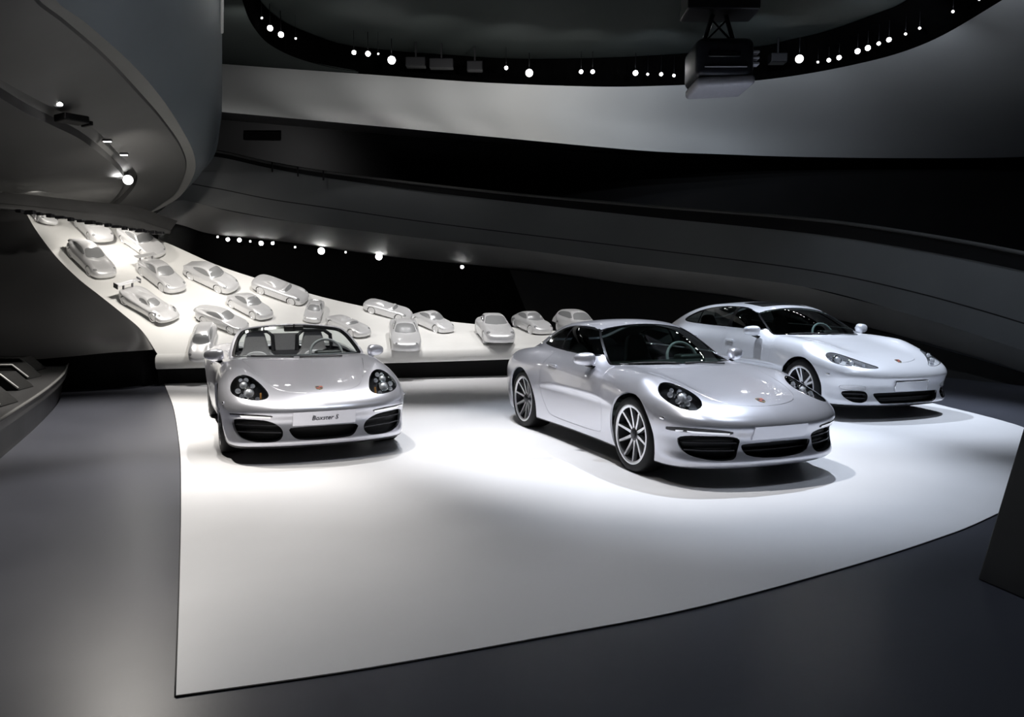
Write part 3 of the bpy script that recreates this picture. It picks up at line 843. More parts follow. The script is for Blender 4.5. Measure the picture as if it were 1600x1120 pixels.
def make_wheel(car, style, r, w, rr, loc, right, meshes={}):
    key = (style, r, w, rr)
    mats = {'tyre': M['rubber'], 'rim': M['alloy'], 'barrel': M['alloy_dark'], 'brake_disc': M['disc'], 'brake_caliper': M['alloy_dark'], 'hub_cap': M['alloy_dark'], 'spoke': M['alloy']}
    if key not in meshes:
        pr = wheel_protos(r, w, rr, style); meshes[key] = {}
        for n, mb in pr.items():
            o = mb.build(n, mats[n], None, 'auto'); meshes[key][n] = o.data
            COL.objects.unlink(o); bpy.data.objects.remove(o)
    ms = meshes[key]
    wh = bpy.data.objects.new('wheel', ms['tyre']); COL.objects.link(wh); wh.parent = car
    wh.location = loc; wh.rotation_euler = (0, 0, pi if right else 0)
    for n in ('rim', 'barrel', 'brake_disc', 'brake_caliper', 'hub_cap'):
        o = bpy.data.objects.new(n, ms[n]); COL.objects.link(o); o.parent = wh
    if style == 'ten': angs = [k*36*pi/180+0.1 for k in range(10)]
    else: angs = [k*72*pi/180+s*0.17+0.2 for k in range(5) for s in (-1, 1)]
    for a in angs:
        o = bpy.data.objects.new('spoke', ms['spoke']); COL.objects.link(o); o.parent = wh; o.rotation_euler = (0, a, 0)
    return wh

# ------------------------------------------------------------------ shared car fittings
def side_mirror(car, p, side, paint, scale=1.0):
    """p = centre of the housing; side = +1 car's left"""
    bm = bmesh.new(); bmesh.ops.create_uvsphere(bm, u_segments=28, v_segments=16, radius=1)
    vs = []
    for v in bm.verts:
        c = v.co.copy()
        x = math.copysign(abs(c.x)**0.75, c.x); y = math.copysign(abs(c.y)**0.75, c.y); z = math.copysign(abs(c.z)**0.75, c.z)
        x *= 0.085; y *= 0.115; z *= 0.072
        z *= 1-0.18*(y*side/0.115); x -= 0.04*(y*side/0.115)
        if x < -0.045: x = -0.045
        vs.append((x*scale, y*scale, z*scale))
    fs = [[v.index for v in f.verts] for f in bm.faces]; bm.free()
    o = mesh_obj('mirror_housing', vs, fs, paint, car); o.location = p
    g = MB(); n = 24
    g.add([(-0.047*scale, 0.09*scale*cos(a), 0.052*scale*sin(a)) for a in np.linspace(0, 2*pi, n, endpoint=False)], [tuple(range(n))])
    g.build('mirror_glass', M['mirror'], o)
    st = MB(); q = Vector((0.0, -side*0.03*scale, -0.055*scale)); e = Vector((0.035*scale, -side*0.17*scale, -0.11*scale))
    st.tube([q, (q*0.5+e*0.5)+Vector((0.0, 0, -0.012)), e], [0.03*scale, 0.022*scale, 0.032*scale], 10)
    st.build('mirror_stalk', M['gloss_black'], o, True)
    return o
def seat(car, x, y, z, material, insert, name='seat', tilt=0.30, h=0.62):
    m = Matrix.Translation((x, y, z))
    b = MB(); b.rbox((0, 0, 0.06), (0.52, 0.50, 0.15), 0.06, m, 3)
    so = b.build('seat_cushion', material, car, True)
    mb = m @ Matrix.Translation((-0.24, 0, 0.08)) @ Euler((0, -tilt, 0)).to_matrix().to_4x4()
    b = MB(); N = 14
    outline = [(-0.245, 0.0), (-0.265, 0.22), (-0.25, 0.40), (-0.16, 0.47), (-0.135, h), (-0.10, h+0.13), (-0.06, h+0.155)]
    outline = outline+[(-a, c) for a, c in outline[::-1]]
    outline = [tuple(p) for p in chaikin(outline, 1)]
    b.prism(outline, -0.055, 0.055, 'X', mb)
    bo = b.build('seat_back', material, car, 'auto', 0.035)
    b = MB()
    b.prism([tuple(p) for p in chaikin([(-0.14, 0.04), (-0.15, 0.36), (-0.10, 0.47), (0.10, 0.47), (0.15, 0.36), (0.14, 0.04)], 2)], 0.03, 0.068, 'X', mb)
    b.build('seat_insert', insert, bo, 'auto', 0.012)
    for s in (-1, 1):
        b = MB(); b.rbox((0.04, s*0.20, 0.22), (0.13, 0.09, 0.36), 0.04, mb, 3); b.build('side_bolster', material, bo, True)
def steering_wheel(car, p, material, tilt=0.45, r=0.185):
    b = MB(); m = Matrix.Translation(p) @ Euler((0, -tilt, 0)).to_matrix().to_4x4()
    pts = [(r+0.016*cos(a), 0.016*sin(a)) for a in np.linspace(0, 2*pi, 10, endpoint=False)]
    b.lathe(pts, 'X', 36, m=m, closed=True)
    o = b.build('steering_wheel', material, car, True)
    b = MB(); b.lathe([(0.001, -0.035), (0.05, -0.03), (0.065, 0.0), (0.06, 0.03)], 'X', 20, m=m)
    for a in (0, pi, -pi/2):
        mm = m @ Euler((a, 0, 0)).to_matrix().to_4x4()
        b.box((-0.008, 0.05, -0.018), (0.008, r-0.005, 0.018), mm)
    b.build('wheel_hub', M['alloy_dark'], o, 'auto')
    return o
def crest(car, p, n, scale=1.0):
    up = Vector((-n.z, 0, n.x)).normalized(); m = Matrix((( n.x, 0, up.x, p.x), (n.y, 1, up.y, p.y), (n.z, 0, up.z, p.z), (0, 0, 0, 1)))
    w, h = 0.027*scale, 0.036*scale
    sh = [(-w, h*0.85), (0, h), (w, h*0.85), (w*1.05, 0), (w*0.75, -h*0.6), (0, -h), (-w*0.75, -h*0.6), (-w*1.05, 0)]
    b = MB(); b.prism(sh, -0.002, 0.004, 'X', m); o = b.build('hood_crest', M['crest_gold'], car)
    b = MB(); b.box((0.004, 0, 0.001), (0.0052, w*0.95, h*0.75), m); b.box((0.004, -w*0.85, -h*0.6), (0.0052, -0.001, 0), m); b.build('crest_quarter', M['crest_red'], o)
    b = MB(); b.box((0.004, -w*0.9, 0.002), (0.0052, -0.001, h*0.7), m); b.box((0.004, 0.001, -h*0.55), (0.0052, w*0.8, 0), m); b.build('crest_quarter', M['text'], o)
    return o
def ribbon(car, name, f, pts, hgt, material, lift=0.004, thick=0.012, parent=None):
    """strip lying on the front of the body along (y, z) points"""
    V = []; F = []
    for y, z in pts:
        for dz in (-hgt/2, hgt/2):
            p, n = probe(f, 0, y, z+dz, 3.2, 0.4)
            V += [p+n*lift, p+n*(lift-thick)]
    k = len(pts)
    for i in range(k-1):
        a, b = i*4, (i+1)*4
        F += [(a, a+2, b+2, b), (a+1, b+1, b+3, a+3), (a, b, b+1, a+1), (a+2, a+3, b+3, b+2)]
    F += [(0, 1, 3, 2), ((k-1)*4, (k-1)*4+2, (k-1)*4+3, (k-1)*4+1)]
    o = mesh_obj(name, V, F, material, parent or car, True); o.data.set_sharp_from_angle(angle=R(40))
    return o
def slat(car, f, pts, hgt, depth_in, material, parent):
    V = []; F = []
    for y, z in pts:
        p, n = probe(f, 0, y, z, 3.2, 0.4)
        for dx in (-depth_in, -depth_in-0.035):
            for dz in (-hgt/2, hgt/2): V.append(p+Vector((dx, 0, dz)))
    k = len(pts)
    for i in range(k-1):
        a, b = i*4, (i+1)*4
        F += [(a, b, b+1, a+1), (a+2, a+3, b+3, b+2), (a+1, b+1, b+3, a+3), (a, a+2, b+2, b)]
    F += [(0, 1, 3, 2), ((k-1)*4, (k-1)*4+2, (k-1)*4+3, (k-1)*4+1)]
    return mesh_obj('intake_slat', V, F, material, parent, False)

# ================================================================== the three show cars
def circle_d(cx, cz, r): return lambda x, y, z: np.sqrt((x-cx)**2+(z-cz)**2)-r
def poly_xz(p, it=2):
    d = sd_poly(chaikin(p, it)); return lambda x, y, z: d(x, z)
def poly_yz(p, it=2):
    d = sd_poly(chaikin(p, it)); return lambda x, y, z: d(y, z)
def poly_xy(p, it=2):
    d = sd_poly(chaikin(p, it)); return lambda x, y, z: d(x, y)
def tilt_proj(x0, z0, beta):
    cb, sb = cos(beta), sin(beta)
    return lambda x, y, z: (z-z0)*cb-(x-x0)*sb
def side_pred(x0=-9, x1=9, z0=0.0, ny=0.25, y0=0.35):
    return lambda c, n: (c[:, 1] > y0) & (n[:, 1] > ny) & (c[:, 0] > x0) & (c[:, 0] < x1) & (c[:, 2] > z0)

def build_part(car, name, P, F, f, material, gap=0.003, depth=0.014, off=0.0, direction=None, parent=None):
    if not len(F): return None
    N = normals_of(f, P)
    N[np.abs(P[:, 1]) < 1e-6, 1] = 0
    Q = P+N*off
    if gap is not None: Q, F, N, _ = rim(Q, F, N, gap, depth, direction)
    return mesh_obj(name, Q, F, material, parent or car, True, N)

def hero(name, S, c, loc, yaw, label):
    car = empty(name, loc, (0, 0, yaw)); tag(car, label, 'car')
    f = S.f if not c.get('open') else S.L
    x0, x1 = c['xr']; h = c.get('h', 0.018)
    bm = half_mesh(f, (x0-0.06, 0, 0.04), (x1+0.06, 1.12, c['top']), h)
    K = Cutter(bm)
    paint = c['paint']
    for (n, ax, r) in (('arch_front', c['fx'], c['arch']), ('arch_rear', c['rx'], c['arch_r'])):
        K.cut(n, circle_d(ax, c['zr'], r), side_pred(ny=-0.2, y0=0.5))
    K.cut('under', lambda x, y, z: z-c['z_under'], lambda q, n: q[:, 2] < 0.35)
    # lamps and front openings
    hq = tilt_proj(*c['lamp_plane']); hd = sd_poly(chaikin(c['lamp'], 2))
    lampd = lambda x, y, z: hd(y, hq(x, y, z))
    front = lambda q, n: (q[:, 0] > c['fx']-0.15) & (n[:, 0]+n[:, 2]*0.6 > 0.1) & (q[:, 1] > -0.1)
    K.cut('headlight', lampd, lambda q, n: front(q, n) & (q[:, 2] > 0.42) & (q[:, 1] > 0.3))
    for n, poly in c['front_cuts']:
        K.cut(n, poly_yz(poly, 2), lambda q, n_: (q[:, 0] > c['fx']+0.25) & (n_[:, 0] > 0.1))
    ws = poly_xy(c['windshield'], 2)
    wp = lambda q, n: (q[:, 2] > c['zbelt']-0.12) & (n[:, 2] > 0.15)
    if not c.get('open'):
        K.cut('seal', ws, wp); K.cut('windshield', lambda x, y, z: ws(x, y, z)+0.022, wp, 'seal')
        rw = poly_xy(c['rear_window'], 2); K.cut('rear_window', rw, lambda q, n: (q[:, 0] < -0.6) & (n[:, 2] > 0.15) & (q[:, 2] > 0.85))
        sw = poly_xz(c['side_glass'], 2); sp = side_pred(z0=c['zbelt']-0.08, ny=0.25)
        K.cut('window_seal', sw, sp)
        for i, (a, b) in enumerate(c['side_split']):
            K.cut('side_window_%d' % i, lambda x, y, z, a=a, b=b: np.maximum(sw(x, y, z)+0.014, np.maximum(x-b, a-x)), sp, 'window_seal')
        if 'sunroof' in c:
            K.cut('sunroof', poly_xy(c['sunroof'], 2), lambda q, n: (q[:, 2] > 1.2) & (n[:, 2] > 0.5))
    else:
        K.cut('cockpit', poly_xy(c['cockpit'], 2), lambda q, n: (n[:, 2] > 0.2) & (q[:, 2] > 0.7))
    K.cut('hood', poly_xy(c['hood'], 2), lambda q, n: (n[:, 2] > 0.25) & (q[:, 0] > 0.4) & (q[:, 2] > 0.5))
    K.cut('fuel_flap', lambda x, y, z: np.sqrt((x-c['fx']+0.42)**2+(z-0.74)**2)-0.075, lambda q, n: (q[:, 1] < -1))
    for i, d in enumerate(c['doors']):
        K.cut('door_%d' % i, poly_xz(d, 2), side_pred(z0=0.18, ny=0.2, y0=0.55))
    # --- shells
    P, F = mirrored(*K.part('body')); build_part(car, 'body_shell', P, F, f, paint, 0.0025, 0.02)
    P, F = mirrored(*K.part('under')); build_part(car, 'underbody', P, F, f, M['black'], None)
    P, F = mirrored(*K.part('hood')); build_part(car, 'hood', P, F, f, paint, 0.0025, 0.015)
    for i in range(len(c['doors'])):
        P, F = K.part('door_%d' % i)
        for s in (0, 1):
            q = (P, F) if not s else flipped(P, F); build_part(car, 'door', q[0], q[1], f, paint, 0.0025, 0.015)
    if not c.get('open'):
        P, F = mirrored(*K.part('seal')); build_part(car, 'windshield_seal', P, F, f, M['gloss_black'], 0.0, 0.01)
        P, F = mirrored(*K.part('windshield')); build_part(car, 'windshield', P, F, f, M['glass'], None, off=-0.003)
        P, F = mirrored(*K.part('rear_window')); build_part(car, 'rear_window', P, F, f, M['glass_dark'], None, off=-0.003)
        if 'sunroof' in c:
            P, F = mirrored(*K.part('sunroof')); build_part(car, 'sunroof', P, F, f, M['gloss_black'], 0.003, 0.01)
        for nm, mt, on in [('window_seal', M['gloss_black'], 'window_frame')]+[('side_window_%d' % i, M['glass_dark'], 'side_window') for i in range(len(c['side_split']))]:
            P, F = K.part(nm)
            for s in (0, 1):
                q = (P, F) if not s else flipped(P, F); build_part(car, on, q[0], q[1], f, mt, None, off=-0.002)
        # inner lining: door cards, headliner
        PP, FF = [], []
        for nm in ['body']+['door_%d' % i for i in range(len(c['doors']))]:
            P, F = K.part(nm); b = len(PP); PP += list(P)
            for q in F:
                ct = P[q].mean(0)
                if c['cabin'][0] < ct[0] < c['cabin'][1] and ct[2] > 0.34: FF.append([i+b for i in q])
        P, F = mirrored(np.array(PP), FF)
        used = sorted({i for q in F for i in q}); rm = {u: i for i, u in enumerate(used)}
        P = P[used]; F = [[rm[i] for i in q] for q in F]
        build_part(car, 'inner_lining', P, F, f, M['leather_dark'], None, off=-0.028)
    # --- head lamps
    P, F = K.part('headlight'); N = normals_of(f, P); cen = P.mean(0); nav = N.mean(0); nav /= np.linalg.norm(nav)
    qv = hq(P[:, 0], P[:, 1], P[:, 2])
    def lamp_pt(y, q, din):
        i = np.argmin((P[:, 1]-y)**2+(qv-q)**2); return P[i]-N[i]*din
    for s in (1, -1):
        fl = (lambda A: A) if s > 0 else (lambda A: np.array([A[0], -A[1], A[2]]))
        p1, f1 = (P, F) if s > 0 else flipped(P, F)
        N1 = normals_of(f, p1)
        Q, FF, NN, _ = rim(p1, f1, N1, 0.001, 0.06)
        k = len(f1); idx = len(p1)
        inner = p1-N1*0.058
        V = np.vstack([Q, inner]); FB = FF[k:]+[[i+len(Q) for i in q] for q in f1]
        hl = mesh_obj('headlight', V, FB, c.get('lamp_mat', M['gloss_black']), car, True)
        hl.data.set_sharp_from_angle(angle=R(40))
        mesh_obj('headlight_lens', p1+N1*0.001, f1, M['glass_clear'], hl, True, N1)
        ring = MB(); ctr = p1.mean(0)
        from collections import Counter
        ec = Counter(); nx = {}
        for q in f1:
            for i in range(len(q)): ec[frozenset((q[i], q[(i+1) % len(q)]))] += 1
        bnd = {}
        for q in f1:
            for i in range(len(q)):
                a, b = q[i], q[(i+1) % len(q)]
                if ec[frozenset((a, b))] == 1: bnd[a] = b
        a0 = next(iter(bnd)); loop = [a0]
        while bnd.get(loop[-1]) is not None and bnd[loop[-1]] != a0 and len(loop) < 5000: loop.append(bnd[loop[-1]])
        lp = [Vector(p1[i]-N1[i]*0.004) for i in loop]; lp.append(lp[0])
        ring.tube(lp, 0.006, 6, False); ring.build('lamp_bezel', c.get('bezel', M['gloss_black']), hl, True)
        ax = Vector(fl(np.array((0.86, 0.10, 0.35)))).normalized()
        for (y, q, r, kind) in c['lamp_units']:
            p = Vector(fl(lamp_pt(y, q, 0.03))); m = Matrix.Translation(p) @ ax.to_track_quat('Z', 'Y').to_matrix().to_4x4()
            b = MB()
            if kind == 'projector':
                b.lathe([(r, -0.03), (r*1.02, 0.012), (r*0.86, 0.016), (r*0.80, 0.0)], 'Z', 24, m=m); b.build('lamp_ring', M['chrome'], hl, True)
                b = MB(); b.lathe([(r*0.82, 0.0), (r*0.6, 0.016), (r*0.3, 0.024), (0.0005, 0.026)], 'Z', 24, m=m); b.build('projector_lens', M['lamp_chrome'], hl, True)
            elif kind == 'reflector':
                b.lathe([(r, 0.01), (r*0.8, -0.006), (r*0.4, -0.018), (0.0005, -0.02)], 'Z', 20, m=m); b.build('lamp_reflector', M['lamp_chrome'], hl, True)
            elif kind == 'amber':
                b.rbox((0, 0, 0), (r*0.55, r*1.9, 0.02), 0.008, m, 3); b.build('turn_signal', M['amber'], hl, True)
    # --- wheel wells and wheels
    for ax, ar, ww, tr in ((c['fx'], c['arch'], c['wf'], c['track_f']), (c['rx'], c['arch_r'], c['wr'], c['track_r'])):
        for s in (1, -1):
            b = MB(); n = 28; A = np.linspace(-0.42, pi+0.42, n); vs = []; fs = []
            yo, yi = c['well_y'], 0.42
            for a in A:
                for yy in (yo, yi): vs.append((ax+(ar+0.012)*cos(a), s*yy, c['zr']+(ar+0.012)*sin(a)))
            for i in range(n-1): fs.append((2*i, 2*i+1, 2*i+3, 2*i+2))
            k = len(vs); vs.append((ax, s*yi, c['zr']))
            for i in range(n-1): fs.append((2*i+1, k, 2*i+3))
            b.add(vs, fs); b.build('wheel_well', M['black'], car, 'auto')
            make_wheel(car, c['wheel'], c['zr'], ww, c['rim_r'], (ax, s*(tr-ww/2), c['zr']), s < 0)
    # --- front openings
    for n, spec in c['front_fit'].items():
        P, F = K.part(n)
        if not len(F): continue
        for s in ((1, -1) if spec['pair'] else (0,)):
            if s == 0: p1, f1 = mirrored(P, F)
            elif s == 1: p1, f1 = P, F
            else: p1, f1 = flipped(P, F)
            dp = spec.get('depth', 0.07)
            if spec['type'] == 'hole':
                N1 = normals_of(f, p1); Q, FF, NN, k = rim(p1, f1, N1, 0.0, dp, (1, 0, 0))
                V = np.vstack([Q, p1-np.array((dp*0.98, 0, 0))]); FB = FF[k:]+[[i+len(Q) for i in q] for q in f1]
                o = mesh_obj(spec['name'], V, FB, M['black'], car, False)
                sg = 1 if s >= 0 else -1
                for pts, hh, din, mt in spec.get('slats', []):
                    yy = [(p[0]*sg if s != 0 else p[0], p[1]) for p in pts]
                    slat(car, f, yy, hh, din, mt, o)
            else:
                build_part(car, spec['name'], p1, f1, f, spec['mat'], 0.0015, 0.01, spec.get('off', 0.0))
    for nm, pts, hh, mt, lift in c.get('ribbons', []):
        for s in (1, -1):
            ribbon(car, nm, f, [(y*s, z) for y, z in pts], hh, mt, lift)
    # --- plate, crest, mirrors
    p, n = probe(f, 2, c['crest_x'], 0.0, 1.4, 0.3); crest(car, p, n, 1.25)
    y0, y1, z0, z1 = c['plate']; V = []; F = []; NY = 9
    for i in range(NY):
        y = y0+(y1-y0)*i/(NY-1)
        for z in (z0, z1):
            q, nn = probe(f, 0, y, z, 3.2, 1.0); V += [q+Vector((0.014, 0, 0)), q+Vector((-0.004, 0, 0))]
    for i in range(NY-1):
        a, b = 4*i, 4*(i+1); F += [(a, b, b+2, a+2), (a+2, b+2, b+3, a+3), (a, a+1, b+1, b)]
    F += [(0, 2, 3, 1), (4*(NY-1), 4*(NY-1)+1, 4*(NY-1)+3, 4*(NY-1)+2)]
    plate = mesh_obj('plate', V, F, c.get('plate_mat', paint), car, False)
    if 'plate_text' in c:
        cu = bpy.data.curves.new('plate_text', 'FONT'); cu.body = c['plate_text']; cu.size = c['text_size']; cu.extrude = 0.001
        cu.align_x = 'CENTER'; cu.align_y = 'CENTER'; cu.shear = 0.25
        to = bpy.data.objects.new('plate_text', cu); COL.objects.link(to)
        bpy.context.view_layer.update()
        me = bpy.data.meshes.new_from_object(to); bpy.data.objects.remove(to); me.materials.clear(); me.materials.append(M['text'])
        to = bpy.data.objects.new('plate_lettering', me); COL.objects.link(to); to.parent = plate
        q, nn = probe(f, 0, (y0+y1)/2, (z0+z1)/2, 3.2, 1.0); q2, _ = probe(f, 0, (y0+y1)/2, z1, 3.2, 1.0); q1, _ = probe(f, 0, (y0+y1)/2, z0, 3.2, 1.0)
        mid = (q1+q2)/2
        to.location = mid+Vector((0.0175, 0, 0)); to.rotation_euler = (pi/2, 0, pi/2)
        to.rotation_euler = (pi/2-math.atan2(q1.x-q2.x, z1-z0), 0, pi/2)
    if 'plate_frame' in c:
        b = MB(); pts = []
        for y, z in ((y0, z0-0.004), (y0, z1), (y0+(y1-y0)*0.33, z1), (y0+(y1-y0)*0.66, z1), (y1, z1), (y1, z0-0.004)):
            q, _ = probe(f, 0, y, z, 3.2, 1.0); pts.append(q+Vector((0.012, 0, 0)))
        b.tube(pts, 0.007, 6); b.build('plate_frame', M['chrome'], plate, True)
    for s in (1, -1):
        side_mirror(car, Vector((c['mirror'][0], s*c['mirror'][1], c['mirror'][2])), s, paint, c.get('mirror_s', 1.0))
        for (hx, hz) in c['handles']:
            q, nn = probe(f, 1, hx, hz, s*1.3, 0.0)
            b = MB(); b.rbox(q+Vector((0, s*0.012, 0)), (0.19, 0.024, 0.026), 0.01, None, 2); b.build('door_handle', paint, car, True)
        q, nn = probe(f, 1, c['fx']+c['arch']+0.10, 0.56, s*1.3, 0.0)
        b = MB(); b.rbox(q, (0.07, 0.012, 0.024), 0.005, Matrix.Identity(4), 2); b.build('side_marker', M['chrome'], car, True)
    return car, f, K

def wiper(car, f, a, b, name='wiper'):
    pts = []
    for t in np.linspace(0, 1, 8):
        x = a[0]*(1-t)+b[0]*t; y = a[1]*(1-t)+b[1]*t
        p, n = probe(f, 2, x, y, 1.6, 0.5); pts.append(p+n*0.014)
    m = MB(); m.tube(pts, 0.008, 6); return m.build(name, M['black'], car, True)
def dashboard(car, x0, x1, z0, z1, hw, material):
    prf = [(x0, z0), (x0+0.02, z1-0.05), (x0+0.10, z1), (x1-0.05, z1), (x1, z1-0.02), (x1, z0)]
    b = MB(); b.prism(prf, -hw, hw, 'Y'); d = b.build('dashboard', material, car, 'auto', 0.02)
    b = MB(); b.rbox((x0+0.06, 0.36, z1+0.005), (0.16, 0.30, 0.07), 0.03, None, 3); b.build('instrument_hood', material, d, True)
    return d

# ---------------- 1. rear-engined coupe
S911 = Shape(
    T=[(2.3, .50), (2.12, .585), (2.0, .645), (1.85, .69), (1.6, .745), (1.3, .80), (1.0, .85), (.8, .882), (.4, .91), (0, .93), (-.6, .955), (-1.2, .965), (-1.6, .93), (-2.0, .85), (-2.25, .78), (-2.5, .70)],
    A=[(2.3, 0), (2.05, .005), (1.9, .045), (1.75, .078), (1.6, .092), (1.4, .086), (1.15, .066), (.8, .025), (.4, .0), (-2.5, 0)], yc=.70, yw=.19, crown=.06,
    XF=[(.05, 1.95), (.13, 2.04), (.19, 2.12), (.23, 2.13), (.30, 2.10), (.40, 2.10), (.46, 2.13), (.52, 2.155), (.57, 2.14), (.62, 2.08), (.68, 1.96), (.75, 1.75), (1.0, 1.2)],
    BF=[(0, 0), (.25, .012), (.45, .05), (.6, .105), (.7, .165), (.8, .26), (.88, .40), (.95, .62), (1.1, 1.2)],
    XR=[(.05, -2.1), (.2, -2.26), (.45, -2.33), (.62, -2.33), (.75, -2.27), (.9, -2.1), (1.2, -1.6)],
    BR=[(0, 0), (.3, .03), (.6, .13), (.8, .30), (.9, .5), (1.1, 1.1)],
    WP=[(2.4, .80), (1.9, .86), (1.5, .895), (1.225, .905), (.9, .895), (.5, .882), (0, .882), (-.4, .895), (-.8, .918), (-1.225, .932), (-1.6, .915), (-2.0, .85), (-2.4, .76)],
    S=[(.05, .92), (.15, .95), (.25, .972), (.40, .99), (.55, 1.0), (.66, .998), (.76, .985), (.86, .955), (.95, .91), (1.1, .82)],
    ZB=[(2.4, .17), (1.8, .15), (0, .14), (-1.8, .16), (-2.5, .22)],
    bulge=[(1.225, .55, .022, .42, .22), (-1.225, .60, .03, .5, .25)],
    RF=[(2.2, .2), (1.3, .62), (.9, .815), (.72, .91), (.5, 1.022), (.25, 1.143), (.05, 1.226), (-.12, 1.268), (-.35, 1.290), (-.6, 1.284), (-.85, 1.25), (-1.15, 1.173), (-1.45, 1.07), (-1.75, .965), (-2.0, .88), (-2.3, .75), (-2.6, .6)],
    ws_bow=.40, roof_crown=.16, WG=[(1.3, .74), (.7, .775), (.2, .78), (-.3, .77), (-.7, .735), (-1.1, .65), (-1.5, .55), (-1.9, .46), (-2.4, .36)],
    zbelt=.93, tumble=.42, tumble2=.45, k_top=.17, k_front=.11, k_rear=.16, k_roof=.09, k_join=.07)
C911 = dict(xr=(-2.36, 2.18), top=1.36, fx=1.225, rx=-1.225, zr=.338, arch=.372, arch_r=.375, z_under=.165, zbelt=.93, paint=M['paint'], h=.017,
    lamp_plane=(1.60, .70, R(46)), lamp=[(.575, -.20), (.53, -.07), (.55, .08), (.615, .195), (.69, .225), (.76, .16), (.80, .03), (.785, -.12), (.735, -.225), (.65, -.26)],
    lamp_units=[(.655, -.015, .052, 'projector'), (.60, -.04, .024, 'reflector'), (.71, -.06, .024, 'reflector'), (.61, .07, .024, 'reflector'), (.71, .06, .026, 'reflector'), (.66, .11, .02, 'reflector'), (.66, -.11, .026, 'reflector')],
    front_cuts=[('drl', [(.44, .452), (.43, .475), (.60, .500), (.80, .505), (.87, .49), (.86, .47), (.80, .468), (.60, .462)]),
        ('intake_side', [(.40, .255), (.375, .36), (.36, .41), (.45, .435), (.62, .44), (.80, .435), (.80, .36), (.76, .28), (.62, .245), (.48, .24)]),
        ('intake_mid', [(-.4, .245), (.28, .245), (.36, .345), (.34, .37), (-.4, .37)])],
    front_fit={'drl': dict(pair=True, type='panel', name='running_light', mat=M['gloss_black'], off=-.004),
        'intake_side': dict(pair=True, type='hole', name='side_air_intake', depth=.08, slats=[([(.385, .375), (.5, .38), (.65, .38), (.77, .375)], .010, .012, M['alloy_dark']), ([(.40, .315), (.5, .315), (.65, .315), (.765, .315)], .010, .012, M['alloy_dark'])]),
        'intake_mid': dict(pair=False, type='hole', name='centre_air_intake', depth=.08, slats=[([(-.33, .305), (-.15, .305), (.15, .305), (.33, .305)], .006, .03, M['black'])])},
    ribbons=[('running_light_strip', [(.47, .460), (.6, .468), (.72, .472), (.82, .472)], .016, M['chrome'], .004)],
    windshield=[(.80, -.3), (.80, 0), (.77, .22), (.70, .43), (.60, .60), (.53, .70), (.44, .69), (.2, .625), (-.02, .55), (-.085, .50), (-.06, .3), (-.045, 0), (-.045, -.3)],
    rear_window=[(-.85, -.3), (-.85, .3), (-.90, .42), (-1.2, .42), (-1.62, .36), (-1.66, .2), (-1.66, -.3)],
    side_glass=[(.46, .95), (.38, .98), (.20, 1.085), (.02, 1.178), (-.14, 1.218), (-.40, 1.228), (-.65, 1.214), (-.92, 1.155), (-1.18, 1.06), (-1.33, .985), (-1.22, .975), (-.6, .965), (0, .955)],
    side_split=[(-.52, 9), (-9, -.56)], cabin=(-1.55, .72),
    hood=[(1.965, -.3), (1.965, 0), (1.945, .2), (1.87, .36), (1.72, .46), (1.4, .52), (1.0, .585), (.80, .615), (.74, .56), (.80, .4), (.86, .2), (.88, 0), (.88, -.3)],
    doors=[[(.58, .235), (.66, .30), (.68, .55), (.60, .88), (.52, .955), (-.5, .962), (-.64, .93), (-.72, .75), (-.70, .5), (-.58, .30), (-.48, .235)]],
    wf=.245, wr=.295, track_f=.892, track_r=.912, rim_r=.262, wheel='ten', well_y=.80, crest_x=1.87,
    plate=(-.27, .27, .40, .51), mirror=(.34, .905, .935), mirror_s=.88, handles=[(-.46, .80)], plate_mat=M['paint'])
c911, f911, _ = hero('sports_coupe', S911, C911, (1.4243, 8.3077, FL), -1.1922,
    'silver two-door sports coupe with round headlamps and ten-spoke wheels, middle of the three show cars')
dashboard(c911, .22, .62, .55, .90, .62, M['leather_dark'])
steering_wheel(c911, (.16, .36, .88), M['leather_grey'], .4)
for s in (1, -1): seat(c911, -.38, s*.36, .26, M['leather_dark'], M['leather_dark'])
MB().box((-1.4, -.66, .30), (.5, .66, .33)).build('cabin_floor', M['leather_dark'], c911)
wiper(c911, f911, (.80, -.10), (.62, -.56)); wiper(c911, f911, (.80, .42), (.80, -.04))

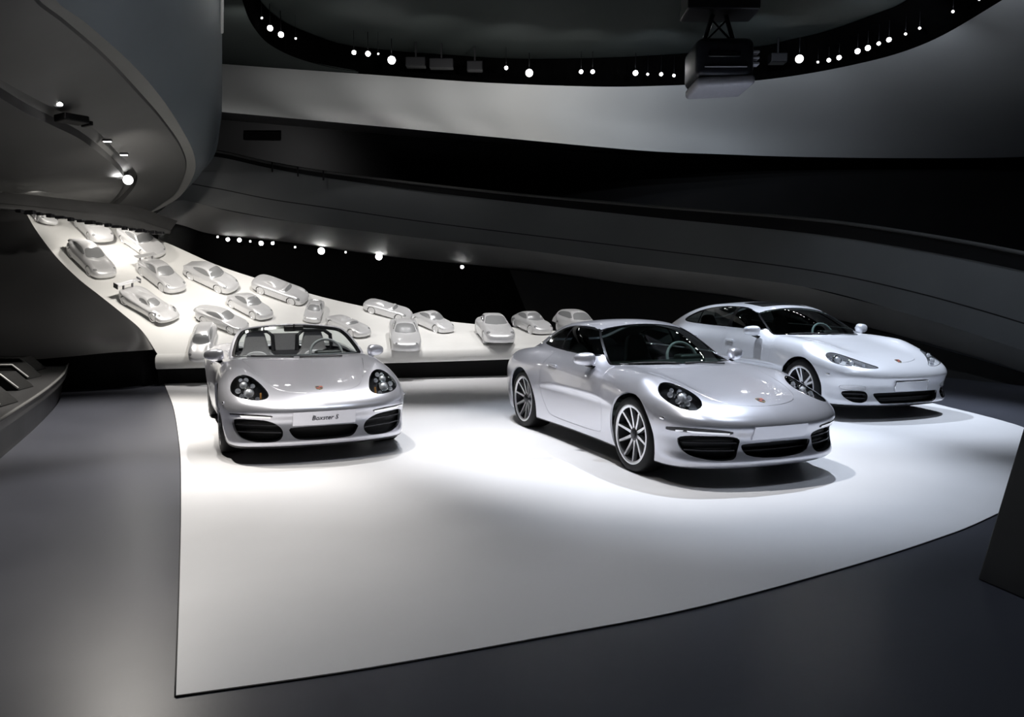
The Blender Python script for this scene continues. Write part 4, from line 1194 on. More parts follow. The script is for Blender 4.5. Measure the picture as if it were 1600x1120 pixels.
# ---------------- 2. open two-seater
SBOX = Shape(
    T=[(2.3, .48), (2.12, .565), (2.0, .63), (1.85, .675), (1.6, .73), (1.3, .79), (1.0, .85), (.8, .89), (.4, .91), (0, .915), (-.6, .93), (-1.2, .94), (-1.6, .92), (-2.0, .87), (-2.25, .80), (-2.5, .70)],
    A=[(2.3, 0), (2.05, .005), (1.9, .035), (1.75, .065), (1.6, .08), (1.4, .078), (1.15, .062), (.8, .025), (.4, .0), (-2.5, 0)], yc=.71, yw=.18, crown=.05,
    XF=[(.05, 1.95), (.13, 2.05), (.18, 2.13), (.22, 2.14), (.29, 2.11), (.40, 2.10), (.455, 2.135), (.51, 2.155), (.56, 2.14), (.61, 2.08), (.67, 1.96), (.74, 1.75), (1.0, 1.2)],
    BF=[(0, 0), (.25, .012), (.45, .045), (.6, .095), (.7, .15), (.8, .24), (.88, .38), (.95, .6), (1.1, 1.2)],
    XR=[(.05, -2.0), (.2, -2.15), (.45, -2.20), (.62, -2.21), (.75, -2.18), (.9, -2.05), (1.2, -1.6)],
    BR=[(0, 0), (.3, .03), (.6, .12), (.8, .28), (.9, .5), (1.1, 1.1)],
    WP=[(2.4, .80), (1.9, .86), (1.5, .895), (1.24, .902), (.9, .893), (.5, .882), (0, .882), (-.4, .893), (-.8, .91), (-1.24, .918), (-1.6, .90), (-2.0, .84), (-2.4, .76)],
    S=[(.05, .92), (.15, .95), (.25, .972), (.40, .99), (.55, 1.0), (.66, .998), (.76, .985), (.86, .955), (.95, .91), (1.1, .82)],
    ZB=[(2.4, .16), (1.8, .14), (0, .14), (-1.8, .16), (-2.5, .22)],
    bulge=[(1.24, .55, .022, .42, .22), (-1.24, .58, .025, .5, .25)],
    RF=[(2.2, .2), (1.3, .60), (.95, .79), (.75, .895), (.5, 1.02), (.3, 1.115), (.1, 1.195), (-.05, 1.235), (-.3, 1.25), (-.8, 1.27), (-2, 1.2)],
    ws_bow=.36, roof_crown=.08, WG=[(1.3, .74), (.7, .785), (.2, .79), (-.3, .78), (-2.4, .6)],
    zbelt=.91, tumble=.34, tumble2=.35, k_top=.16, k_front=.11, k_rear=.16, k_roof=.08, k_join=.05)
CBOX = dict(xr=(-2.24, 2.18), top=1.15, fx=1.2375, rx=-1.2375, zr=.335, arch=.370, arch_r=.372, z_under=.175, zbelt=.91, paint=M['paint'], h=.017, open=True,
    lamp_plane=(1.60, .66, R(42)), lamp=[(.49, -.29), (.475, -.20), (.53, .0), (.60, .15), (.68, .20), (.76, .14), (.80, .0), (.79, -.12), (.72, -.23), (.60, -.30)],
    lamp_units=[(.64, -.13, .056, 'projector'), (.68, .04, .042, 'projector'), (.74, -.06, .026, 'reflector'), (.64, .12, .024, 'reflector'), (.59, .0, .022, 'reflector'), (.70, .13, .02, 'reflector'), (.72, -.16, .022, 'reflector'), (.545, -.19, .034, 'amber'), (.57, -.24, .02, 'reflector')],
    front_cuts=[('drl', [(.46, .445), (.46, .465), (.60, .480), (.78, .482), (.85, .47), (.80, .452), (.60, .448)]),
        ('intake_side', [(.40, .235), (.37, .30), (.40, .36), (.50, .415), (.62, .43), (.80, .435), (.80, .36), (.76, .27), (.64, .225), (.5, .22)]),
        ('intake_mid', [(-.4, .225), (.20, .225), (.28, .25), (.325, .325), (.31, .345), (-.4, .345)])],
    front_fit={'drl': dict(pair=True, type='panel', name='running_light', mat=M['gloss_black'], off=-.003),
        'intake_side': dict(pair=True, type='hole', name='side_air_intake', depth=.08, slats=[([(.42, .365), (.5, .37), (.65, .375), (.77, .375)], .010, .012, M['alloy_dark']), ([(.39, .30), (.5, .305), (.65, .31), (.765, .31)], .010, .012, M['alloy_dark'])]),
        'intake_mid': dict(pair=False, type='hole', name='centre_air_intake', depth=.09)},
    ribbons=[('running_light_strip', [(.48, .449), (.6, .457), (.72, .46), (.81, .46)], .018, M['chrome'], .004)],
    windshield=[(.78, -.3), (.78, 0), (.755, .22), (.69, .42), (.60, .60), (.52, .705), (.43, .70), (.25, .655), (.10, .60), (.03, .54), (.06, .3), (.07, 0), (.07, -.3)],
    cockpit=[(.62, -.3), (.62, 0), (.58, .3), (.46, .56), (.30, .66), (0, .68), (-.5, .67), (-.66, .6), (-.70, .3), (-.70, -.3)],
    hood=[(1.955, -.3), (1.955, 0), (1.935, .2), (1.86, .36), (1.70, .45), (1.4, .53), (1.0, .61), (.80, .64), (.74, .58), (.80, .4), (.86, .2), (.88, 0), (.88, -.3)],
    doors=[[(.58, .235), (.66, .30), (.68, .55), (.60, .86), (.52, .90), (-.4, .90), (-.52, .85), (-.62, .72), (-.60, .5), (-.50, .30), (-.42, .235)]],
    wf=.235, wr=.265, track_f=.89, track_r=.902, rim_r=.255, wheel='ten', well_y=.80, crest_x=1.85,
    plate=(-.29, .29, .36, .49), plate_text='Boxster S', text_size=.062, mirror=(.44, .885, .91), mirror_s=.88, handles=[(-.36, .78)])
cbox, fbox, KB = hero('open_roadster', SBOX, CBOX, (-2.59, 9.1712, FL), -1.165,
    'silver open-top roadster with no roof and grey seats, leftmost of the three show cars')
def box_frame():
    g = lambda x, y, z: smax(SBOX.G(x, y, z), z-1.4, 0.02)
    bm = half_mesh(g, (-.5, 0, .7), (1.25, .85, 1.4), .016); K = Cutter(bm); ws = poly_xy(CBOX['windshield'], 2)
    pr = lambda q, n: (n[:, 2] > -0.1) & (q[:, 2] > .78)
    K.cut('frame', lambda x, y, z: ws(x, y, z)-0.036, pr); K.cut('seal', lambda x, y, z: ws(x, y, z), pr, 'frame'); K.cut('windshield', lambda x, y, z: ws(x, y, z)+0.03, pr, 'seal')
    P, F = mirrored(*K.part('frame')); build_part(cbox, 'windshield_frame', P, F, g, M['paint'], 0.0, 0.03)
    P, F = mirrored(*K.part('seal')); build_part(cbox, 'windshield_seal', P, F, g, M['gloss_black'], 0.0, 0.03)
    P, F = mirrored(*K.part('windshield')); build_part(cbox, 'windshield', P, F, g, glass_mat('pale_tinted_windscreen', (.82, .88, .87)), None, off=-0.006)
box_frame()
# cockpit tub
b = MB()
b.box((-.72, -.70, .26), (.60, .70, .29)); b.box((-.74, -.68, .26), (-.70, .68, .86)); b.box((-.7, .66, .26), (.6, .69, .84)); b.box((-.7, -.69, .26), (.6, -.66, .84))
b.build('cockpit_tub', M['leather_grey'], cbox)
dashboard(cbox, .26, .66, .45, .875, .64, M['leather_dark'])
steering_wheel(cbox, (.20, .36, .86), M['leather_grey'], .4)
for s in (1, -1): seat(cbox, -.34, s*.35, .30, M['leather_grey'], M['leather_light'], tilt=.22, h=.60)
b = MB(); b.rbox((-.1, 0, .42), (.75, .20, .26), .04, None, 3); b.build('centre_console', M['leather_dark'], cbox, True)
for s in (1, -1):
    b = MB(); b.tube([(-.66, s*.14, .85), (-.66, s*.15, 1.04), (-.665, s*.22, 1.10), (-.665, s*.48, 1.10), (-.66, s*.56, 1.04), (-.66, s*.58, .85)], .026, 10)
    b.build('roll_hoop', M['alloy_dark'], cbox, True)
b = MB(); b.box((-.668, -.16, .86), (-.655, .16, 1.07)); b.build('wind_deflector', M['leather_grey'], cbox)
b = MB(); b.rbox((.16, 0, 1.165), (.03, .22, .065), .02, None, 3); o_ = b.build('interior_mirror', M['black'], cbox, True)
b = MB(); b.tube([(.17, 0, 1.17), (.19, 0, 1.215)], .01, 6); b.build('mirror_stem', M['black'], o_, True)
wiper(cbox, fbox, (.84, -.10), (.66, -.52)); wiper(cbox, fbox, (.84, .42), (.86, -.04))

# ---------------- 3. four-door saloon
SPAN = Shape(
    T=[(2.6, .52), (2.36, .62), (2.25, .69), (2.1, .745), (1.8, .82), (1.5, .88), (1.2, .935), (.95, .975), (.6, 1.0), (0, 1.01), (-1.0, 1.03), (-1.6, 1.03), (-2.1, .99), (-2.4, .93), (-2.7, .8)],
    A=[(2.6, 0), (2.3, .005), (2.15, .035), (1.95, .07), (1.65, .085), (1.3, .06), (.9, .02), (.5, .0), (-2.7, 0)], yc=.74, yw=.21, crown=.06,
    XF=[(.05, 2.18), (.14, 2.27), (.19, 2.36), (.24, 2.375), (.32, 2.35), (.42, 2.35), (.48, 2.37), (.54, 2.395), (.60, 2.375), (.66, 2.31), (.73, 2.18), (.82, 1.95), (1.1, 1.3)],
    BF=[(0, 0), (.25, .012), (.45, .045), (.6, .09), (.72, .15), (.82, .23), (.92, .38), (1.0, .62), (1.15, 1.2)],
    XR=[(.05, -2.35), (.2, -2.5), (.45, -2.57), (.7, -2.57), (.85, -2.53), (1.0, -2.4), (1.3, -1.9)],
    BR=[(0, 0), (.3, .03), (.6, .12), (.8, .28), (.9, .5), (1.1, 1.1)],
    WP=[(2.6, .84), (2.1, .91), (1.7, .945), (1.46, .955), (1.1, .945), (.6, .93), (0, .93), (-.6, .94), (-1.1, .96), (-1.46, .97), (-1.9, .95), (-2.3, .88), (-2.7, .8)],
    S=[(.05, .92), (.15, .95), (.25, .972), (.40, .985), (.58, 1.0), (.72, .998), (.83, .985), (.93, .955), (1.03, .91), (1.2, .82)],
    ZB=[(2.6, .17), (1.9, .15), (0, .15), (-1.9, .17), (-2.7, .24)],
    bulge=[(1.46, .6, .02, .45, .22), (-1.46, .66, .02, .5, .25)],
    RF=[(2.5, .2), (1.6, .62), (1.2, .84), (.95, .985), (.7, 1.11), (.45, 1.225), (.2, 1.32), (0, 1.372), (-.25, 1.405), (-.55, 1.418), (-.95, 1.405), (-1.35, 1.355), (-1.75, 1.265), (-2.1, 1.15), (-2.4, 1.03), (-2.8, .85)],
    ws_bow=.34, roof_crown=.12, WG=[(1.5, .78), (.8, .835), (.2, .85), (-.5, .835), (-1.2, .80), (-1.7, .72), (-2.1, .63), (-2.6, .52)],
    zbelt=1.0, tumble=.40, tumble2=.35, k_top=.17, k_front=.11, k_rear=.16, k_roof=.09, k_join=.07)
CPAN = dict(xr=(-2.6, 2.42), top=1.46, fx=1.46, rx=-1.46, zr=.352, arch=.392, arch_r=.395, z_under=.19, zbelt=1.0, paint=M['paint_white'], h=.020,
    lamp_plane=(1.95, .74, R(48)), lamp=[(.38, -.29), (.48, -.20), (.60, -.04), (.69, .13), (.77, .19), (.84, .13), (.855, .0), (.80, -.13), (.67, -.23), (.50, -.295)], lamp_mat=M['lamp_pale'], bezel=M['alloy_dark'],
    lamp_units=[(.755, .02, .058, 'projector'), (.66, -.10, .048, 'projector'), (.56, -.20, .03, 'reflector'), (.80, .10, .026, 'reflector'), (.70, .04, .03, 'reflector')],
    front_cuts=[('drl', [(.60, .375), (.585, .41), (.64, .435), (.80, .44), (.86, .42), (.83, .375)]),
        ('intake_side', [(.60, .25), (.575, .31), (.60, .36), (.66, .368), (.84, .368), (.82, .29), (.76, .235), (.66, .22)]),
        ('intake_mid', [(-.5, .195), (.36, .195), (.45, .22), (.52, .325), (.50, .345), (-.5, .345)])],
    front_fit={'drl': dict(pair=True, type='panel', name='fog_lamp', mat=M['lamp_chrome'], off=-.003),
        'intake_side': dict(pair=True, type='hole', name='side_air_intake', depth=.08, slats=[([(.60, .325), (.7, .33), (.82, .33)], .010, .012, M['alloy_dark']), ([(.61, .275), (.7, .28), (.80, .28)], .010, .012, M['alloy_dark'])]),
        'intake_mid': dict(pair=False, type='hole', name='centre_air_intake', depth=.09, slats=[([(-.41, .275), (-.2, .275), (.2, .275), (.41, .275)], .006, .04, M['alloy_dark'])])},
    windshield=[(1.00, -.3), (1.00, 0), (.97, .25), (.90, .46), (.80, .65), (.71, .755), (.61, .75), (.4, .70), (.18, .64), (.10, .585), (.125, .3), (.135, 0), (.135, -.3)],
    rear_window=[(-1.45, -.3), (-1.45, .3), (-1.5, .45), (-1.8, .45), (-2.15, .40), (-2.2, .2), (-2.2, -.3)],
    sunroof=[(-.02, -.3), (-.02, .35), (-.06, .42), (-.50, .42), (-.55, .35), (-.55, -.3)],
    side_glass=[(.68, 1.035), (.58, 1.085), (.38, 1.19), (.16, 1.285), (-.05, 1.335), (-.4, 1.36), (-.8, 1.352), (-1.2, 1.30), (-1.55, 1.21), (-1.82, 1.11), (-1.72, 1.075), (-1.2, 1.06), (0, 1.045)],
    side_split=[(-.26, 9), (-1.20, -.34), (-9, -1.24)], cabin=(-2.0, .95),
    hood=[(2.20, -.3), (2.20, 0), (2.17, .22), (2.07, .38), (1.9, .48), (1.6, .58), (1.2, .66), (.96, .70), (.90, .63), (.97, .42), (1.04, .2), (1.07, 0), (1.07, -.3)],
    doors=[[(.78, .25), (.86, .35), (.88, .65), (.80, .95), (.72, 1.03), (-.2, 1.04), (-.28, .95), (-.28, .30), (-.22, .25)], [(-.34, .25), (-.32, .32), (-.32, 1.0), (-.4, 1.04), (-1.2, 1.05), (-1.34, .95), (-1.22, .72), (-1.04, .48), (-.92, .27)]],
    wf=.255, wr=.295, track_f=.937, track_r=.948, rim_r=.262, wheel='twin', well_y=.86, crest_x=2.16,
    plate=(-.24, .28, .36, .48), plate_frame=True, mirror=(.48, .985, 1.03), mirror_s=.95, handles=[(-.12, .86), (-1.08, .88)])
cpan, fpan, _ = hero('four_door_saloon', SPAN, CPAN, (4.1688, 11.8601, FL), -1.231,
    'pale silver four-door saloon with sunroof and teardrop headlamps, rightmost and farthest show car')
dashboard(cpan, .42, .82, .6, .97, .68, M['leather_dark'])
steering_wheel(cpan, (.36, .38, .93), M['leather_light'], .4)
for s in (1, -1):
    seat(cpan, -.18, s*.38, .34, M['leather_dark'], M['leather_dark']); seat(cpan, -1.10, s*.36, .36, M['leather_dark'], M['leather_dark'])
MB().box((-1.8, -.70, .32), (.7, .70, .35)).build('cabin_floor', M['leather_dark'], cpan)
wiper(cpan, fpan, (1.0, -.10), (.82, -.60)); wiper(cpan, fpan, (1.0, .42), (1.0, -.04))

# ================================================================== small silver model cars on the ramp (one third scale)
def gen_shape(k):
    """profile tables of the model kinds, full size"""
    base = dict(yc=.62, yw=.2, crown=.07, k_top=.15, k_front=.12, k_rear=.14, k_roof=.10, k_join=.07, ws_bow=.35, roof_crown=.14, tumble=.42, tumble2=.4,
        A=[(2.4, 0), (1.9, .0), (1.6, .06), (1.3, .07), (.8, .02), (.4, 0), (-2.5, 0)],
        BF=[(0, 0), (.3, .03), (.55, .12), (.7, .24), (.8, .42), (1.0, .9)], BR=[(0, 0), (.3, .03), (.6, .14), (.75, .3), (.85, .5), (1.0, 1.0)],
        WP=[(2.4, .70), (1.6, .80), (1.2, .83), (0, .82), (-1.2, .84), (-1.8, .78), (-2.4, .66)],
        S=[(.05, .9), (.2, .97), (.5, 1.0), (.7, .985), (.85, .94), (1.1, .84)], ZB=[(2.4, .18), (0, .15), (-2.4, .2)],
        XF=[(.05, 1.85), (.2, 2.02), (.4, 2.08), (.55, 2.05), (.68, 1.9), (.85, 1.5), (1.1, .9)], XR=[(.05, -1.95), (.3, -2.12), (.55, -2.14), (.75, -2.08), (1.0, -1.8), (1.3, -1.3)],
        T=[(2.4, .5), (2.05, .58), (1.8, .66), (1.3, .77), (.8, .86), (.3, .90), (-.8, .93), (-1.5, .88), (-2.0, .76), (-2.4, .62)],
        RF=[(2.2, .2), (1.2, .62), (.85, .86), (.6, 1.03), (.35, 1.18), (.1, 1.27), (-.2, 1.31), (-.6, 1.28), (-1.0, 1.18), (-1.5, .98), (-2.0, .78), (-2.5, .55)],
        WG=[(1.2, .62), (.6, .68), (0, .70), (-.6, .68), (-1.2, .58), (-1.9, .42), (-2.4, .34)], zbelt=.90)
    c = dict(xr=(-2.2, 2.15), top=1.4, fx=1.18, rx=-1.18, rad=.32, arch=.36, ws=[(.83, -.3), (.83, 0), (.72, .4), (.58, .6), (.45, .58), (.12, .48), (.08, .3), (.09, 0), (.09, -.3)],
             sg=[(.46, .93), (.2, 1.08), (0, 1.19), (-.25, 1.225), (-.6, 1.19), (-.95, 1.08), (-1.2, .96), (-.6, .935)], wing=None, lamp=(1.62, .62, .62, .11))
    if k == 'early':        # rounded early coupe
        base.update(RF=[(2.2, .2), (1.1, .62), (.8, .86), (.55, 1.05), (.35, 1.22), (.1, 1.31), (-.2, 1.34), (-.6, 1.28), (-1.0, 1.14), (-1.5, .92), (-2.0, .68), (-2.4, .45)],
            T=[(2.2, .45), (1.95, .60), (1.6, .74), (1.2, .83), (.8, .89), (.3, .92), (-.8, .92), (-1.3, .86), (-1.8, .72), (-2.2, .52)], k_top=.24, k_front=.2, k_rear=.22)
    elif k == 'race':       # long low race car with a big rear wing
        base.update(T=[(2.5, .38), (2.2, .44), (1.8, .58), (1.4, .66), (1.0, .66), (.5, .66), (0, .70), (-.6, .74), (-1.2, .80), (-1.8, .78), (-2.4, .70)], A=[(2.5, 0), (1.9, .06), (1.4, .14), (.9, .03), (.4, 0), (-.6, .02), (-1.2, .08), (-1.8, .06), (-2.5, 0)], yc=.66, yw=.2, crown=.02,
            XF=[(.05, 2.15), (.2, 2.30), (.32, 2.32), (.45, 2.2), (.6, 1.8), (1, 1)], XR=[(.05, -2.2), (.3, -2.3), (.6, -2.32), (.9, -2.25), (1.3, -2)], BF=[(0, 0), (.4, .05), (.7, .16), (.85, .3), (1.05, .8)],
            WP=[(2.5, .86), (1.4, .92), (.5, .88), (-1.2, .95), (-2.4, .93)], RF=[(2, .2), (1.2, .5), (.9, .66), (.6, .84), (.3, .96), (0, 1.0), (-.4, .98), (-.9, .88), (-1.6, .7), (-2.3, .5)],
            WG=[(1.2, .46), (.5, .5), (-.4, .48), (-1.2, .34), (-2.3, .2)], zbelt=.66, k_top=.1)
        c.update(xr=(-2.4, 2.4), fx=1.4, rx=-1.35, ws=[(.86, -.3), (.86, 0), (.74, .3), (.6, .42), (.45, .4), (.2, .34), (.16, 0), (.16, -.3)], sg=[(.5, .70), (.3, .82), (.05, .90), (-.3, .89), (-.5, .80), (-.3, .70)], wing=('tall', -2.1, 1.12, .9), top=1.2, lamp=(1.75, .66, .56, .10))
    elif k == 'spyder':     # open racer
        base.update(T=[(2.3, .42), (2.0, .52), (1.6, .66), (1.2, .74), (.8, .78), (.3, .80), (-.8, .82), (-1.5, .78), (-2.0, .66), (-2.4, .5)], RF=[(2.2, .1), (1.0, .5), (.7, .76), (.55, .9), (.45, .98), (.3, .9), (0, .80), (-.4, .96), (-.7, 1.02), (-1.1, .9), (-1.6, .7), (-2.4, .4)],
            WG=[(1.2, .5), (.6, .56), (0, .58), (-.6, .40), (-1.2, .3), (-2.4, .2)], zbelt=.80, k_top=.2, k_front=.18, k_rear=.2)
        c.update(ws=[(.72, -.3), (.72, 0), (.66, .4), (.58, .5), (.5, .48), (.48, 0), (.48, -.3)], sg=None, top=1.15, rad=.31)
    elif k == 'wedge':      # transaxle coupe, sharper
        base.update(T=[(2.4, .46), (2.1, .58), (1.8, .68), (1.3, .76), (.8, .84), (.3, .89), (-.8, .94), (-1.5, .96), (-2.0, .92), (-2.4, .8)], RF=[(2.2, .2), (1.2, .62), (.85, .85), (.6, 1.0), (.35, 1.15), (.1, 1.25), (-.2, 1.28), (-.7, 1.26), (-1.2, 1.16), (-1.7, 1.02), (-2.1, .9), (-2.5, .75)],
            XR=[(.05, -2.0), (.3, -2.15), (.6, -2.2), (.85, -2.18), (1.0, -2.1), (1.3, -1.7)], k_top=.07, k_front=.07, k_rear=.08, A=[(2.4, 0), (-2.5, 0)])
        c.update(xr=(-2.25, 2.15), lamp=(1.85, .55, .6, .07))
    elif k == 'suv':
        base.update(T=[(2.5, .7), (2.2, .84), (1.9, .95), (1.4, 1.03), (.9, 1.10), (.3, 1.14), (-1.2, 1.18), (-2.0, 1.16), (-2.5, 1.0)], RF=[(2.4, .3), (1.4, .8), (1.05, 1.08), (.8, 1.25), (.5, 1.45), (.25, 1.58), (-.1, 1.66), (-.8, 1.68), (-1.5, 1.62), (-1.95, 1.48), (-2.2, 1.2), (-2.5, .8)],
            XF=[(.1, 2.15), (.3, 2.28), (.6, 2.32), (.8, 2.26), (.95, 2.1), (1.2, 1.5)], XR=[(.1, -2.25), (.4, -2.38), (.8, -2.4), (1.1, -2.35), (1.5, -2.1)], WP=[(2.5, .86), (1.4, .93), (-1.4, .95), (-2.4, .86)], WG=[(1.4, .74), (.6, .82), (-1.4, .80), (-2.3, .68)],
            S=[(.05, .9), (.25, .96), (.6, 1.0), (.9, .985), (1.1, .94), (1.4, .84)], zbelt=1.12, ZB=[(2.4, .28), (0, .25), (-2.4, .3)], BF=[(0, 0), (.4, .05), (.7, .18), (.85, .34), (1.05, .9)], tumble=.36, tumble2=.3)
        c.update(xr=(-2.45, 2.38), fx=1.42, rx=-1.42, rad=.38, arch=.42, top=1.78, ws=[(1.02, -.3), (1.02, 0), (.9, .45), (.76, .68), (.6, .67), (.28, .56), (.24, .3), (.25, 0), (.25, -.3)], sg=[(.62, 1.17), (.35, 1.35), (.1, 1.5), (-.3, 1.56), (-1.2, 1.52), (-1.75, 1.42), (-2.0, 1.24), (-1.0, 1.2)], lamp=(1.95, .72, .82, .13))
    elif k == 'gt':         # coupe with a fixed rear wing
        c.update(wing=('low', -1.95, 1.06, .74))
    elif k == 'longhood':
        base.update(T=[(2.5, .52), (2.15, .62), (1.8, .70), (1.3, .79), (.8, .87), (.3, .92), (-.8, .95), (-1.5, .93), (-2.0, .84), (-2.4, .7)], RF=[(2.2, .2), (1.1, .62), (.78, .86), (.5, 1.03), (.2, 1.18), (-.05, 1.27), (-.4, 1.29), (-.8, 1.26), (-1.2, 1.17), (-1.7, 1.0), (-2.1, .85), (-2.5, .62)], k_top=.2, k_front=.18, k_rear=.2,
            XF=[(.05, 1.95), (.2, 2.12), (.4, 2.2), (.55, 2.16), (.7, 2.0), (.85, 1.6), (1.1, 1.0)])
        c.update(xr=(-2.2, 2.25), fx=1.25, rx=-1.22, ws=[(.76, -.3), (.76, 0), (.65, .4), (.5, .6), (.38, .58), (-.02, .48), (-.07, .3), (-.06, 0), (-.06, -.3)], sg=[(.38, .96), (.12, 1.09), (-.12, 1.18), (-.4, 1.21), (-.8, 1.18), (-1.2, 1.09), (-1.55, .99), (-.6, .97)], lamp=(1.75, .62, .66, .10))
    return Shape(**base), c

def model_proto(kind):
    S, c = gen_shape(kind); f = S.f
    car = empty('model_car'); x0, x1 = c['xr']; h = .045
    bm = half_mesh(f, (x0-.1, 0, .05), (x1+.1, 1.1, c['top']), h); K = Cutter(bm)
    for n, ax in (('af', c['fx']), ('ar', c['rx'])): K.cut('arch', circle_d(ax, c['rad'], c['arch']), side_pred(ny=-.2, y0=.5))
    K.cut('windshield', poly_xy(c['ws'], 2), lambda q, n: (q[:, 2] > S.q['zbelt']-.1) & (n[:, 2] > .1))
    if c['sg']: K.cut('side', poly_xz(c['sg'], 2), side_pred(z0=S.q['zbelt']-.05, ny=.2, y0=.2))
    lx, ly, lz, lr = c['lamp']; K.cut('lamp', lambda x, y, z: np.sqrt((y-ly)**2+((z-lz)*1.0-(x-lx)*.6)**2)-lr, lambda q, n: (q[:, 0] > lx-.35) & (q[:, 1] > .3) & (n[:, 0] > .05))
    k = 1/3.5
    def emit_(name, P, F, m, gap=None, depth=.02, off=0.):
        if not len(F): return
        N = normals_of(f, P); N[np.abs(P[:, 1]) < 1e-6, 1] = 0; Q = P+N*off
        if gap is not None: Q, F, N, _ = rim(Q, F, N, gap, depth)
        mesh_obj(name, Q*k, F, m, car, True, N)
    P, F = mirrored(*K.part('body')); emit_('body_shell', P, F, M['model'], .006, .05)
    P, F = mirrored(*K.part('windshield')); emit_('windshield', P, F, M['model_glass'], .004, .02)
    for s in (0, 1):
        P, F = K.part('side')
        if len(F):
            if s: P, F = flipped(P, F)
            emit_('side_window', P, F, M['model_glass'], .004, .02)
        P, F = K.part('lamp')
        if len(F):
            if s: P, F = flipped(P, F)
            emit_('headlight', P, F, M['model_glass'], .006, .02)
    for ax in (c['fx'], c['rx']):
        for s in (1, -1):
            b = MB(); r = c['rad']; y1 = .80 if kind != 'suv' else .9; w = .22
            if kind == 'race': y1 = .90
            b.lathe([(.001, y1-.05), (.07, y1-.04), (r*.62, y1-.05), (r*.70, y1-.01), (r*.95, y1-.01), (r, y1-.05), (r, y1-w), (.001, y1-w)], 'Y', 26)
            b.v = [Vector((v.x+ax, v.y*s, v.z+r))*k for v in b.v]
            wo = b.build('wheel', M['model'], car, 'auto')
            b = MB(); b.lathe([(c['arch']*.99, y1-.05), (c['arch']*.99, .4), (.001, .4)], 'Y', 24); b.v = [Vector((v.x+ax, v.y*s, max(v.z+r, .16)))*k for v in b.v]
            b.build('wheel_well', M['model_dark'], car, 'auto')
    b = MB(); b.box((x0*k+.12, -.2, .05), (x1*k-.12, .2, .07)); b.build('underbody', M['model_dark'], car)
    if c['wing']:
        t, wx, wz, wy = c['wing']; b = MB()
        b.prism([(wx*k-.07, wz*k-.004), (wx*k+.05, wz*k+.006), (wx*k+.05, wz*k+.014), (wx*k-.07, wz*k+.012)], -wy*k, wy*k, 'Y'); wo = b.build('rear_wing', M['model'], car)
        for s in (1, -1):
            b = MB(); b.box((wx*k-.07, s*wy*k-.006, wz*k-.05), (wx*k+.05, s*wy*k+.006, wz*k+.05)) if t == 'tall' else b.box((wx*k-.02, s*wy*k*.6-.006, .22), (wx*k+.03, s*wy*k*.6+.006, wz*k))
            b.build('wing_end', M['model_dark'], wo)
        if t == 'tall':
            for s in (1, -1): MB().box((wx*k-.02, s*.1-.006, .2), (wx*k+.03, s*.1+.006, wz*k)).build('wing_strut', M['model_dark'], wo)
    return car
def copy_tree(o, parent=None):
    c = o.copy(); COL.objects.link(c); c.parent = parent
    for ch in list(o.children): copy_tree(ch, c)
    return c
from mathutils.bvhtree import BVHTree
_fs = [(i*NV+j, (i+1)*NV+j, (i+1)*NV+j+1, i*NV+j+1) for i in range(NU-1) for j in range(NV-1)]
RB = BVHTree.FromPolygons([Vector(p) for c in RAMP for p in c], _fs)
def on_ramp(px, py):
    h = RB.ray_cast(Vector((0, 0, CAM_H)), ray(px, py).normalized())
    if h[0] is None: return None, None
    n = h[1]; n = -n if n.z < 0 else n
    return h[0], n
GROUP = 'silver model cars on the white ramp'
# (px, py of the footprint centre, px, py the nose points to, kind, label)
MODELS = [
    (60, 338, 90, 366, 'early', .8, 'silver model at the very top of the ramp, mostly hidden by the overhang'),
    (146, 364, 170, 392, 'longhood', .95, 'silver model coupe near the top of the ramp, its roof cut by the overhang edge'),
    (222, 386, 252, 408, 'wedge', .92, 'silver model car by the top right ramp edge, under the row of small lamps'),
    (142, 414, 176, 446, 'longhood', 1, 'silver teardrop model coupe nearest the dark wall, high on the ramp'),
    (252, 440, 284, 464, 'gt', .95, 'silver model coupe with a small rear wing, middle of the ramp slope'),
    (330, 441, 364, 457, 'early', .95, 'silver rounded model coupe close to the back edge, right of the winged one'),
    (232, 484, 272, 508, 'race', .9, 'low silver racing model with a tall rear wing near the dark wall'),
    (438, 460, 478, 474, 'spyder', .95, 'low open silver model lying along the back edge of the ramp'),
    (390, 487, 420, 502, 'early', .85, 'silver rounded model car right behind the roadster windscreen, upper one'),
    (490, 494, 484, 512, 'wedge', .70, 'silver model car facing forward, in the middle of the ramp above the roadster windscreen'),
    (348, 508, 386, 521, 'wedge', .80, 'silver boxy model car just above the roadster mirror'),
    (318, 541, 312, 566, 'early', .80, 'silver model car by the front ramp edge, left of the roadster'),
    (544, 517, 580, 532, 'spyder', .85, 'low pale model car half hidden behind the roadster windscreen'),
    (606, 491, 646, 501, 'spyder', .85, 'low open model car on the back edge, right of the roadster'),
    (676, 512, 708, 523, 'early', .85, 'rounded model car between the low open one and the front one'),
    (632, 537, 668, 550, 'wedge', 1.12, 'pale angular model car at the front ramp edge, right of the roadster'),
    (772, 529, 812, 541, 'longhood', 1.25, 'silver model coupe at the front ramp edge, left of the big coupe'),
    (830, 516, 862, 527, 'early', 1.0, 'small rounded model car tucked behind the front coupe model'),
    (902, 522, 940, 534, 'suv', 1.0, 'tall silver off-roader model behind the tail of the big coupe'),
]
protos = {}
